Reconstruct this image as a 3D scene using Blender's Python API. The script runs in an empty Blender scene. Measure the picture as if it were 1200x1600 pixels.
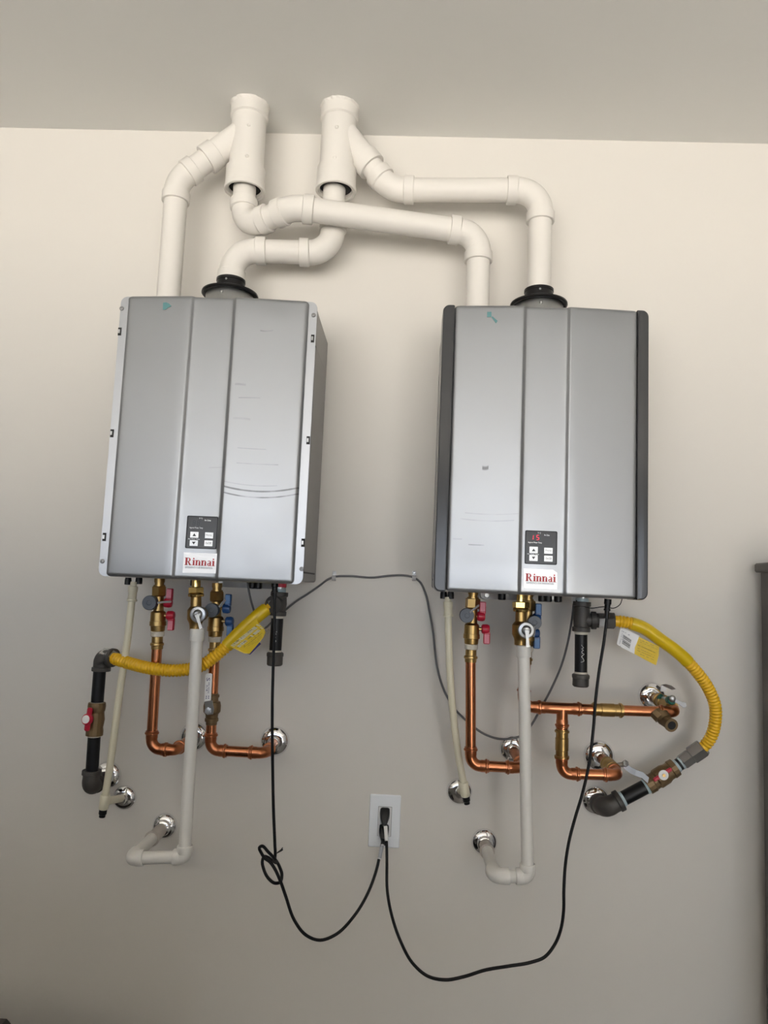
import bpy, math, random
from mathutils import Vector, Matrix
random.seed(7)
SC = bpy.context.scene
COL = SC.collection

# ------------------------------------------------------------------ camera
F = 1109.0                       # focal length in pixels of the 1200 x 1600 frame
D, H = 1.90, 1.50                # camera distance from the wall, camera height
YAW, PITCH, ROLL = -0.0331, 0.1035, 0.0421
cy, sy, cp, sp = math.cos(YAW), math.sin(YAW), math.cos(PITCH), math.sin(PITCH)
FWD = Vector((sy*cp, cy*cp, sp))
R0 = Vector((cy, -sy, 0.0)); U0 = R0.cross(FWD)
RGT = R0*math.cos(ROLL) + U0*math.sin(ROLL)
UPV = -R0*math.sin(ROLL) + U0*math.cos(ROLL)
CAM = Vector((0.0, -D, H))
cam = bpy.data.objects.new('camera', bpy.data.cameras.new('camera'))
COL.objects.link(cam)
m = Matrix((RGT, UPV, -FWD)).transposed().to_4x4(); m.translation = CAM
cam.matrix_world = m
cam.data.sensor_fit = 'VERTICAL'; cam.data.sensor_height = 36.0
cam.data.lens = F/1600.0*36.0
cam.data.clip_start = 0.05
SC.camera = cam

# ------------------------------------------------------------------ world, sun, exposure
SC.view_settings.view_transform = 'Standard'
SC.view_settings.look = 'None'
SC.view_settings.gamma = 1.0
SC.view_settings.use_curve_mapping = False
SC.view_settings.exposure = 3.22
w = bpy.data.worlds.new('sky'); SC.world = w; w.use_nodes = True
bg = w.node_tree.nodes['Background']
bg.inputs['Color'].default_value = (0.72, 0.82, 0.98, 1); bg.inputs['Strength'].default_value = 0.5
sun = bpy.data.objects.new('sun', bpy.data.lights.new('sun', 'SUN')); COL.objects.link(sun)
sun.data.energy = 6.0; sun.data.color = (1.0, 0.95, 0.88); sun.data.angle = 0.009
sun.rotation_euler = Vector((0.25, 0.62, -0.80)).to_track_quat('-Z', 'Y').to_euler()
SC.cycles.use_denoising = True
SC.cycles.max_bounces = 8; SC.cycles.diffuse_bounces = 5

# ------------------------------------------------------------------ helpers
def P(px, py, d):
    """Point of the photograph's pixel that stands d metres in front of the wall."""
    v = FWD + RGT*((px-600)/F) + UPV*((800-py)/F)
    return CAM + v*((D-d)/v.y)
def S(d): return (D-d)/F         # metres per pixel at that distance from the wall

class MB:
    def __init__(s): s.v=[]; s.f=[]; s.mi=[]; s.cur=0
    def add(s, vs, fs):
        b=len(s.v); s.v += [Vector(q) for q in vs]
        for f in fs: s.f.append([i+b for i in f]); s.mi.append(s.cur)
        return s
    def box(s, c, size, rot=None, bev=0.0):
        c=Vector(c); hx,hy,hz=[q/2 for q in size]
        if bev <= 0:
            vs=[Vector((x,y,z)) for x in(-hx,hx) for y in(-hy,hy) for z in(-hz,hz)]
            fs=[(0,1,3,2),(4,6,7,5),(0,4,5,1),(2,3,7,6),(0,2,6,4),(1,5,7,3)]
        else:
            b=min(bev,hx*.95,hy*.95,hz*.95)
            # chamfered box: 24 vertices
            vs=[];ix={}
            for x in(-1,1):
                for y in(-1,1):
                    for z in(-1,1):
                        for k in range(3):
                            q=[x*hx,y*hy,z*hz]
                            for j,sg in enumerate((x,y,z)):
                                if j!=k: q[j]-=sg*b
                            ix[(x,y,z,k)]=len(vs); vs.append(Vector(q))
            fs=[]
            for k in range(3):
                o=[j for j in range(3) if j!=k]
                for sg in(-1,1):
                    q=[]
                    for a,bb in((-1,-1),(1,-1),(1,1),(-1,1)):
                        t=[0,0,0]; t[k]=sg; t[o[0]]=a; t[o[1]]=bb; q.append(ix[(*t,k)])
                    fs.append(q)
                for a in(-1,1):
                    for bb in(-1,1):
                        q=[]
                        for e,kk in((-1,o[0]),(1,o[0]),(1,o[1]),(-1,o[1])):
                            t=[0,0,0]; t[k]=e; t[o[0]]=a; t[o[1]]=bb; q.append(ix[(*t,kk)])
                        fs.append(q)
            for x in(-1,1):
                for y in(-1,1):
                    for z in(-1,1): fs.append([ix[(x,y,z,k)] for k in range(3)])
        if rot is not None: vs=[rot@q for q in vs]
        return s.add([q+c for q in vs], fs)
    def sweep(s, path, prof, n=20, ref=None, caps=True):
        """path: list of points; prof: list of (arc length, radius)."""
        L=[0.0]
        for a,b in zip(path,path[1:]): L.append(L[-1]+(b-a).length)
        def at(t):
            t=max(0,min(L[-1],t))
            for i in range(len(path)-1):
                if t<=L[i+1]+1e-9:
                    k=(t-L[i])/max(1e-9,L[i+1]-L[i]); return path[i].lerp(path[i+1],k)
            return path[-1].copy()
        def tang(t):
            e=max(2e-4, L[-1]*1e-3); return (at(min(L[-1],t+e))-at(max(0,t-e))).normalized()
        t0=tang(prof[0][0])
        r=Vector(ref) if ref is not None else (Vector((0,0,1)) if abs(t0.z)<.9 else Vector((1,0,0)))
        u=(r-t0*r.dot(t0)).normalized(); rows=[]; pt=t0
        for t,rad in prof:
            tt=tang(t); q=pt.rotation_difference(tt); u=q@u; u=(u-tt*u.dot(tt)).normalized(); pt=tt
            vv=tt.cross(u); c=at(t)
            rows.append([c+(u*math.cos(2*math.pi*k/n)+vv*math.sin(2*math.pi*k/n))*rad for k in range(n)])
        vs=[q for row in rows for q in row]; fs=[]
        for i in range(len(rows)-1):
            for k in range(n):
                k2=(k+1)%n; fs.append((i*n+k,i*n+k2,(i+1)*n+k2,(i+1)*n+k))
        if caps:
            fs.append(list(range(n))[::-1]); fs.append([(len(rows)-1)*n+k for k in range(n)])
        return s.add(vs,fs)
    def lathe(s, a, axis, prof, n=24, ref=None, caps=True):
        """prof: list of (offset along the axis, radius); offsets may go back and forth."""
        a=Vector(a); t=Vector(axis).normalized()
        r=Vector(ref) if ref is not None else (Vector((0,0,1)) if abs(t.z)<.9 else Vector((1,0,0)))
        u=(r-t*r.dot(t)).normalized(); vv=t.cross(u)
        vs=[a+t*o+(u*math.cos(2*math.pi*k/n)+vv*math.sin(2*math.pi*k/n))*rad for o,rad in prof for k in range(n)]
        fs=[]
        for i in range(len(prof)-1):
            for k in range(n):
                k2=(k+1)%n; fs.append((i*n+k,i*n+k2,(i+1)*n+k2,(i+1)*n+k))
        if caps:
            fs.append(list(range(n))[::-1]); fs.append([(len(prof)-1)*n+k for k in range(n)])
        return s.add(vs,fs)
    def tube(s, path, r, n=14, caps=True):
        L=0; pr=[(0,r)]
        for a,b in zip(path,path[1:]): L+=(b-a).length; pr.append((L,r))
        return s.sweep(path,pr,n,caps=caps)
    def ball(s, c, r, n=12, sc=(1,1,1)):
        pr=[(-math.cos(math.pi*i/(n//2))*r, max(1e-5,math.sin(math.pi*i/(n//2))*r)) for i in range(n//2+1)]
        b=len(s.v); s.lathe((0,0,0),(0,0,1),pr,n)
        for i in range(b,len(s.v)):
            q=s.v[i]; s.v[i]=Vector((q.x*sc[0],q.y*sc[1],q.z*sc[2]))+Vector(c)
        return s
    def slab(s, poly, off):
        """Polygon (list of points) thickened by the vector off."""
        n=len(poly); off=Vector(off)
        vs=[Vector(q) for q in poly]+[Vector(q)+off for q in poly]
        fs=[list(range(n)),[n+i for i in range(n)][::-1]]+[(i,n+i,n+(i+1)%n,(i+1)%n) for i in range(n)]
        return s.add(vs,fs)

def spline(pts, k=8):
    pts=[Vector(q) for q in pts]; q=[pts[0]*2-pts[1]]+pts+[pts[-1]*2-pts[-2]]; out=[]
    for i in range(1,len(q)-2):
        a,b,c,e=q[i-1],q[i],q[i+1],q[i+2]
        # centripetal-like: chord scaled tangents
        l0,l1,l2=(b-a).length,(c-b).length,(e-c).length
        m1=((c-b)/l1*l0+(b-a)/l0*l1)/(l0+l1)*l1 if l0+l1>0 else c-b
        m2=((e-c)/l2*l1+(c-b)/l1*l2)/(l1+l2)*l1
        for j in range(k):
            t=j/k; out.append(b*(2*t**3-3*t*t+1)+m1*(t**3-2*t*t+t)+c*(-2*t**3+3*t*t)+m2*(t**3-t*t))
    out.append(pts[-1]); return out
def corner(a, c, b, rad, ext_a, ext_b, n=10):
    """Bend at c between directions to a and to b, with straight ends; returns the path."""
    da=(a-c).normalized(); db=(b-c).normalized(); ang=da.angle(db); th=math.pi-ang
    t=rad*math.tan(th/2)
    bis=(da+db)
    out=[c+da*(t+ext_a)]
    if bis.length>1e-5 and th>1e-3:
        o=c+bis.normalized()*(rad/math.cos(th/2))
        p0=c+da*t; p1=c+db*t; v0=p0-o; ax=v0.cross(p1-o).normalized()
        for i in range(n+1): out.append(o+Matrix.Rotation(th*i/n,3,ax)@v0)
    out.append(c+db*(t+ext_b)); return out, t
def plen(p): return sum((b-a).length for a,b in zip(p,p[1:]))

ORI = {}
def obj(name, mb, mat, parent=None, flat=False, ang=35):
    root=parent
    while root is not None and root.parent is not None: root=root.parent
    o0=root.location.copy() if root is not None else None
    if o0 is None:
        zs=[q.z for q in mb.v]; o0=Vector((sum(q.x for q in mb.v)/len(mb.v),sum(q.y for q in mb.v)/len(mb.v),min(zs)))
    me=bpy.data.meshes.new(name); me.from_pydata([q-o0 for q in mb.v],[],mb.f)
    mats=mat if isinstance(mat,(list,tuple)) else [mat]
    for mm in mats: me.materials.append(mm)
    if len(mats)>1: me.polygons.foreach_set('material_index',mb.mi)
    me.update()
    import bmesh
    bm=bmesh.new(); bm.from_mesh(me); bmesh.ops.recalc_face_normals(bm,faces=bm.faces); bm.to_mesh(me); bm.free()
    if not flat:
        me.polygons.foreach_set('use_smooth',[True]*len(me.polygons)); me.set_sharp_from_angle(angle=math.radians(ang))
    o=bpy.data.objects.new(name,me); COL.objects.link(o)
    if parent is None: o.location=o0
    else: o.parent=parent
    return o
def tag(o, label, cat=None, group=None, kind=None):
    o['label']=label
    if cat: o['category']=cat
    if group: o['group']=group
    if kind: o['kind']=kind
    return o
def thing(name, label, cat, loc, group=None):
    o=bpy.data.objects.new(name,None); COL.objects.link(o); o.location=Vector(loc); o.empty_display_size=.02
    return tag(o,label,cat,group)

# ------------------------------------------------------------------ materials
def mat(name, col, rough=.5, metal=0.0, spec=.5, coat=0.0, bump=0.0, bscale=200.0, var=0.0, vscale=6.0, emit=None, trans=0.0, alpha=1.0):
    m=bpy.data.materials.new(name); m.use_nodes=True; nt=m.node_tree; b=nt.nodes['Principled BSDF']
    b.inputs['Base Color'].default_value=(*col,1); b.inputs['Roughness'].default_value=rough
    b.inputs['Metallic'].default_value=metal; b.inputs['Specular IOR Level'].default_value=spec
    b.inputs['Coat Weight'].default_value=coat; b.inputs['Transmission Weight'].default_value=trans
    b.inputs['Alpha'].default_value=alpha
    if emit: b.inputs['Emission Color'].default_value=(*emit[0],1); b.inputs['Emission Strength'].default_value=emit[1]
    if bump or var:
        tc=nt.nodes.new('ShaderNodeTexCoord')
    if bump:
        n=nt.nodes.new('ShaderNodeTexNoise'); n.inputs['Scale'].default_value=bscale; n.inputs['Detail'].default_value=3
        bp=nt.nodes.new('ShaderNodeBump'); bp.inputs['Strength'].default_value=bump; bp.inputs['Distance'].default_value=.001
        nt.links.new(tc.outputs['Object'],n.inputs['Vector']); nt.links.new(n.outputs['Fac'],bp.inputs['Height'])
        nt.links.new(bp.outputs['Normal'],b.inputs['Normal'])
    if var:
        n=nt.nodes.new('ShaderNodeTexNoise'); n.inputs['Scale'].default_value=vscale; n.inputs['Detail'].default_value=5
        mx=nt.nodes.new('ShaderNodeMix'); mx.data_type='RGBA'
        mx.inputs['A'].default_value=(*[c*(1-var) for c in col],1); mx.inputs['B'].default_value=(*[min(1,c*(1+var)) for c in col],1)
        nt.links.new(tc.outputs['Object'],n.inputs['Vector']); nt.links.new(n.outputs['Fac'],mx.inputs['Factor'])
        nt.links.new(mx.outputs['Result'],b.inputs['Base Color'])
    return m
M=dict(
 wall=mat('wall_paint',(.69,.665,.625),.75,bump=.05,bscale=350,spec=.25),
 ceil=mat('ceiling_paint',(.76,.755,.73),.85,bump=.05,bscale=300,spec=.2),
 sidewall=mat('dark_side_wall',(.26,.255,.25),.8),
 floor=mat('floor_concrete',(.20,.19,.18),.6,var=.15,vscale=2),
 drive=mat('driveway_concrete',(.60,.57,.52),.85,var=.1,vscale=1),
 pvc=mat('painted_pvc',(.74,.715,.675),.5,spec=.35,bump=.03,bscale=120),
 drain=mat('drain_pvc',(.74,.725,.69),.42,spec=.4),
 fit=mat('grey_pvc',(.50,.46,.42),.5),
 tubec=mat('translucent_tube',(.72,.68,.53),.35,var=.12,vscale=14),
 gap=mat('dark_gap',(.02,.02,.02),.8),
 chrome=mat('chrome',(.86,.86,.87),.06,1.0),
 copper=mat('copper',(.54,.21,.10),.26,1.0,var=.22,vscale=25,bump=.03,bscale=60),
 copper2=mat('copper_fitting',(.50,.19,.09),.28,1.0,var=.25,vscale=40),
 brass=mat('brass',(.41,.27,.105),.32,1.0,var=.22,vscale=45),
 brass2=mat('polished_brass',(.78,.55,.20),.18,1.0,var=.1,vscale=40),
 bronze=mat('dull_bronze',(.22,.15,.08),.5,.75,var=.25,vscale=50,bump=.15,bscale=300),
 iron=mat('cast_iron',(.075,.07,.065),.55,.35,var=.25,vscale=40,bump=.25,bscale=500),
 pipeb=mat('black_pipe',(.008,.008,.009),.40,.0,spec=.3,bump=.05,bscale=150),
 galv=mat('galvanised_steel',(.46,.47,.47),.36,1.0,var=.12,vscale=60),
 zinc=mat('zinc_plate',(.52,.53,.54),.36,1.0,var=.1,vscale=30),
 galvd=mat('dull_galvanised',(.30,.30,.30),.5,.8,var=.2,vscale=40),
 ptfe=mat('thread_tape',(.62,.58,.50),.7,bump=.4,bscale=700),
 dope=mat('pale_blue_sealant',(.42,.52,.56),.6),
 yel=mat('yellow_coating',(.80,.47,.015),.38,spec=.5),
 yel2=mat('yellow_label_film',(.68,.47,.008),.3,spec=.5,var=.06,vscale=80),
 paper=mat('white_label',(.80,.80,.80),.55),
 ink=mat('black_ink',(.03,.03,.035),.6),
 greyink=mat('grey_ink',(.42,.44,.48),.6),
 redink=mat('red_ink',(.50,.05,.06),.6),
 navy=mat('navy_ink',(.03,.03,.16),.5),
 white=mat('white_plastic',(.80,.81,.83),.35),
 film=mat('sticker_film',(.86,.86,.87),.38,.30),
 txt=mat('grey_print',(.20,.22,.26),.6),
 black=mat('black_rubber',(.008,.008,.009),.38,spec=.35),
 cord=mat('black_cord',(.006,.006,.007),.45,spec=.25),
 cable=mat('grey_cable',(.13,.13,.135),.5),
 red=mat('red_handle',(.50,.012,.04),.35),
 redl=mat('pink_sticker',(.72,.24,.30),.5),
 blue=mat('blue_handle',(.012,.06,.20),.35),
 bluel=mat('light_blue_sticker',(.10,.22,.44),.5),
 cap=mat('slate_plastic',(.10,.115,.14),.45),
 strap=mat('pale_strap',(.45,.45,.46),.4),
 casing=mat('casing_grey',(.27,.265,.26),.42,.55),
 flange=mat('flange_metal',(.45,.465,.49),.40,.9),
 trimd=mat('dark_trim',(.05,.051,.054),.18,spec=.45),
 seam=mat('seam',(.03,.03,.032),.6),
 screen=mat('control_face',(.05,.048,.046),.22,spec=.35),
 frame=mat('control_frame',(.008,.008,.009),.4,spec=.2),
 led=mat('lit_digit',(.6,.02,.05),.5,emit=((1.0,.03,.08),.16)),
 leddim=mat('unlit_display',(.025,.023,.023),.15),
 button=mat('button_grey',(.80,.81,.82),.36,.35),
 green=mat('green_handle',(.01,.10,.07),.4),
 teal=mat('teal_tape',(.10,.25,.26),.55),
 clear=mat('clear_clip',(.55,.55,.56),.2,spec=.7),
 plate=mat('stainless_plate',(.88,.92,.97),.35,.12,spec=.7),
 wood=mat('dark_cabinet',(.11,.10,.092),.5,var=.3,vscale=5),
 bin=mat('dark_bin',(.035,.033,.028),.5),
)
def panel_mat(name, col, scuff):
    """Silver metallic paint with faint grain; optional scuffs dragged across the lower right section."""
    m=mat(name,col,.36,.85,spec=.5,bump=.05,bscale=900); nt=m.node_tree; b=nt.nodes['Principled BSDF']
    N=nt.nodes.new; Lk=nt.links.new
    tc=N('ShaderNodeTexCoord'); sep=N('ShaderNodeSeparateXYZ'); Lk(tc.outputs['Object'],sep.inputs[0])
    def mt(op,a,c=None,e=None):
        n=N('ShaderNodeMath'); n.operation=op
        for i,v in enumerate((a,c,e)):
            if v is None: continue
            if isinstance(v,(int,float)): n.inputs[i].default_value=v
            else: Lk(v,n.inputs[i])
        return n.outputs[0]
    tot=None
    noise=N('ShaderNodeTexNoise'); noise.inputs['Scale'].default_value=28; noise.inputs['Detail'].default_value=4; Lk(tc.outputs['Object'],noise.inputs['Vector'])
    for (x0,z0,k,xa,xb,wd,st) in scuff:
        dx=mt('SUBTRACT',sep.outputs['X'],x0)
        zc=mt('ADD',mt('MULTIPLY',mt('MULTIPLY',dx,dx),k),z0)
        dd=mt('ABSOLUTE',mt('SUBTRACT',sep.outputs['Z'],zc))
        line=mt('SUBTRACT',1.0,mt('DIVIDE',dd,wd)); line=mt('MAXIMUM',line,0)
        inx=mt('MULTIPLY',mt('GREATER_THAN',sep.outputs['X'],xa),mt('LESS_THAN',sep.outputs['X'],xb))
        v=mt('MULTIPLY',mt('MULTIPLY',line,inx),mt('MULTIPLY',mt('MULTIPLY',noise.outputs['Fac'],noise.outputs['Fac']),4*st))
        tot=v if tot is None else mt('ADD',tot,v)
    sm=N('ShaderNodeTexNoise'); sm.inputs['Scale'].default_value=9; sm.inputs['Detail'].default_value=6; Lk(tc.outputs['Object'],sm.inputs['Vector'])
    r=N('ShaderNodeMapRange'); r.inputs['From Min'].default_value=.35; r.inputs['From Max'].default_value=.75
    r.inputs['To Min'].default_value=.345; r.inputs['To Max'].default_value=.425; Lk(sm.outputs['Fac'],r.inputs['Value']); Lk(r.outputs[0],b.inputs['Roughness'])
    if tot is not None:
        cl=mt('MINIMUM',tot,.7)
        mx=N('ShaderNodeMix'); mx.data_type='RGBA'; mx.inputs['A'].default_value=(*col,1); mx.inputs['B'].default_value=(.07,.07,.07,1)
        Lk(cl,mx.inputs['Factor']); Lk(mx.outputs['Result'],b.inputs['Base Color'])
    return m

# ------------------------------------------------------------------ setting
CZ = P(600,212,0).z
def struct(name, mb, mt, label):
    o=obj(name,mb,mt,flat=True); o['kind']='structure'; o['label']=label; return o
XL, XR, YB = -4.2, 2.9, -6.2
struct('wall_back', MB().box(((XL+XR)/2,.06,CZ/2),(XR-XL+.24,.12,CZ)), M['wall'], 'warm off-white painted wall carrying both water heaters')
struct('ceiling', MB().box(((XL+XR)/2,YB/2,CZ+.06),(XR-XL+.24,-YB+.24,.12)), M['ceil'], 'smooth pale grey ceiling above the heaters')
struct('floor', MB().box(((XL+XR)/2,YB/2,-.06),(XR-XL+.24,-YB+.24,.12)), M['floor'], 'grey concrete floor')
struct('wall_left', MB().box((XL-.06,YB/2,CZ/2),(.12,-YB,CZ)), M['sidewall'], 'painted side wall')
struct('wall_right', MB().box((XR+.06,YB/2,CZ/2),(.12,-YB,CZ)), M['sidewall'], 'painted side wall')
DX0, DX1, DZ = -3.5, 2.4, 2.15
wf=MB()
wf.box(((XL+DX0)/2,YB-.06,CZ/2),(DX0-XL,.12,CZ)); wf.box(((XR+DX1)/2,YB-.06,CZ/2),(XR-DX1,.12,CZ)); wf.box(((DX0+DX1)/2,YB-.06,(CZ+DZ)/2),(DX1-DX0,.12,CZ-DZ))
struct('wall_front', wf, M['sidewall'], 'painted wall around the wide open doorway')
struct('light_blocker', MB().box((-1.75,-3.0,.66),(4.9,.12,1.32)), M['floor'], 'unseen low grey slab added behind the camera to shade the lower wall')  # added out of view to keep driveway light off the lower wall
struct('ground', MB().box((0,YB-.12-20,-.07),(80,40,.12)), M['drive'], 'sunlit concrete driveway outside')

# ------------------------------------------------------------------ lettering
def text_mesh(mb, body, p0, width, height, depth, shear=0.0):
    """Flat lettering in the plane parallel to the wall; p0 = lower left corner."""
    cu=bpy.data.curves.new('lettering','FONT'); cu.body=body; cu.resolution_u=2; cu.shear=shear
    t=bpy.data.objects.new('lettering',cu); COL.objects.link(t)
    dg=bpy.context.evaluated_depsgraph_get(); me=bpy.data.meshes.new_from_object(t.evaluated_get(dg))
    vs=[v.co.copy() for v in me.vertices]; fs=[list(p.vertices) for p in me.polygons]
    bpy.data.objects.remove(t); bpy.data.curves.remove(cu); bpy.data.meshes.remove(me)
    x0=min(v.x for v in vs); x1=max(v.x for v in vs); y0=min(v.y for v in vs); y1=max(v.y for v in vs)
    mb.add([Vector((p0.x+(v.x-x0)/(x1-x0)*width, p0.y-depth, p0.z+(v.y-y0)/(y1-y0)*height)) for v in vs],fs)
def logo_mesh(mb, p0, width, height, depth):
    """The maker's name in heavy serif capitals and lower case, drawn from stems, serifs and bows."""
    def R(x0,y0,x1,y1): polys.append([(x0,y0),(x1,y0),(x1,y1),(x0,y1)])
    def bow(cx,cz,rx,rz,ix,iz,a0,a1,n=10):
        for i in range(n):
            t0=math.radians(a0+(a1-a0)*i/n); t1=math.radians(a0+(a1-a0)*(i+1)/n)
            polys.append([(cx+ix*math.cos(t0),cz+iz*math.sin(t0)),(cx+rx*math.cos(t0),cz+rz*math.sin(t0)),(cx+rx*math.cos(t1),cz+rz*math.sin(t1)),(cx+ix*math.cos(t1),cz+iz*math.sin(t1))])
    polys=[]; dots=[]
    def stem_serif(x,z1,wd=.235):
        R(x,0,x+wd,z1); R(x-.07,0,x+wd+.07,.06); R(x-.09,z1-.07,x+.02,z1)
    # R
    R(.08,0,.34,1.0); R(0,0,.40,.07); R(0,.93,.5,1.0); R(.3,.47,.5,.54)
    bow(.46,.735,.30,.265,.10,.20,-90,90,12); polys.append([(.36,.5),(.56,.5),(.86,.0),(.62,.0)]); R(.60,0,.94,.07)
    x=1.07
    def i_(x):
        stem_serif(x,.70); bow(x+.095,.90,.105,.10,.001,.001,0,360,12); return x+.38
    def n_(x):
        stem_serif(x,.70); bow(x+.36,.46,.25,.25,.09,.16,0,150,10); R(x+.40,0,x+.625,.47); R(x+.35,0,x+.68,.06); return x+.78
    def a_(x):
        R(x+.29,.06,x+.50,.5); bow(x+.25,.48,.24,.23,.09,.16,0,150,10); bow(x+.21,.20,.21,.21,.06,.13,40,330,14); R(x+.36,0,x+.58,.07); return x+.66
    x=i_(x); x=n_(x); x=n_(x); x=a_(x); x=i_(x+.03); R(x-.08,0,x-.03,.05)
    W=x-.03
    for pl in polys:
        mb.add([Vector((p0.x+a/W*width,p0.y-depth,p0.z+b*height)) for a,b in pl],[list(range(len(pl)))])

# ------------------------------------------------------------------ water heaters
def rrect(x0,x1,z0,z1,rs,n=6):
    """Rounded rectangle outline in (x, z); rs = corner radii (bottom left, bottom right, top right, top left)."""
    out=[]
    for (cx,cz,a0),r in zip(((x0,z0,180),(x1,z0,270),(x1,z1,0),(x0,z1,90)),rs):
        sx=1 if cx==x0 else -1; sz=1 if cz==z0 else -1
        if r<=0: out.append((cx,cz)); continue
        for i in range(n+1):
            a=math.radians(a0+90*i/n); out.append((cx+sx*r+r*math.cos(a),cz+sz*r+r*math.sin(a)))
    return out
def cover(x0,x1,z0,z1,wb,grooves,bulge,rc=.010):
    """Pressed front cover: convex in plan, recessed middle strip, rolled edges. Returns mesh and surface depth function."""
    W=x1-x0; g=grooves
    us=set()
    for i in range(9): us.add(i/8)
    for e in (0,.0006,.002,.004,.007,.011): us.add(e/W); us.add(1-e/W)
    sl=.0105
    for a in g:
        for k in range(0,7): us.add(a+(k/6-.5)*sl/W*1.15)
    for a,b in ((0,g[0]),(g[0],g[1]),(g[1],1)):
        for k in range(1,7): us.add(a+(b-a)*k/7)
    us=sorted(us)
    def sm(t): t=max(0,min(1,t)); return t*t*(3-2*t)
    def dep(u):
        tl=.078; e=min(u,1-u)*W; q=sm(((u-g[0])*W)/sl+.5)*(1-sm(((u-g[1])*W)/sl+.5))
        side=wb+.012+tl*(min(u,g[0]+.02) if u<.5 else min(1-u,1-g[1]+.02))*W
        mid=wb+.012+tl*g[0]*W-.0062
        return side*(1-q)+mid*q
    R=.009; es=[0,.0006,.002,.004,.0065,.010]
    mb=MB(); rows=[]
    for u in us:
        e=min(u,1-u)*W
        cut=0
        if e<rc: cut=rc-math.sqrt(max(0,rc*rc-(rc-e)**2))
        zb,zt=z0+cut,z1-cut; vv=[zb+q for q in es]+[zb+(zt-zb)*k/10 for k in range(1,10)]+[zt-q for q in es[::-1]]
        row=[]
        for z in vv:
            ee=min(e,z-z0 if cut==0 else z-zb+ (0),z1-z if cut==0 else zt-z); ee=min(R,max(0,ee)); roll=R-math.sqrt(max(0,R*R-(R-ee)**2))
            row.append(Vector((x0+u*W,-(dep(u)-roll),z)))
        rows.append(row)
    n=len(rows[0]); vs=[q for r in rows for q in r]; fs=[]
    for i in range(len(rows)-1):
        for j in range(n-1): fs.append((i*n+j,(i+1)*n+j,(i+1)*n+j+1,i*n+j+1))
    # skirt back to the flange
    loop=[i*n for i in range(len(rows))]+[(len(rows)-1)*n+j for j in range(1,n)]+[i*n+n-1 for i in range(len(rows)-2,-1,-1)]+[j for j in range(n-2,0,-1)]
    b=len(vs)
    for i in loop: q=vs[i].copy(); q.y=-(wb+.002); vs.append(q)
    L=len(loop)
    for i in range(L): fs.append((loop[i],loop[(i+1)%L],b+(i+1)%L,b+i))
    fs.append([b+i for i in range(L)])
    mb.add(vs,fs)
    return mb, dep

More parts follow.
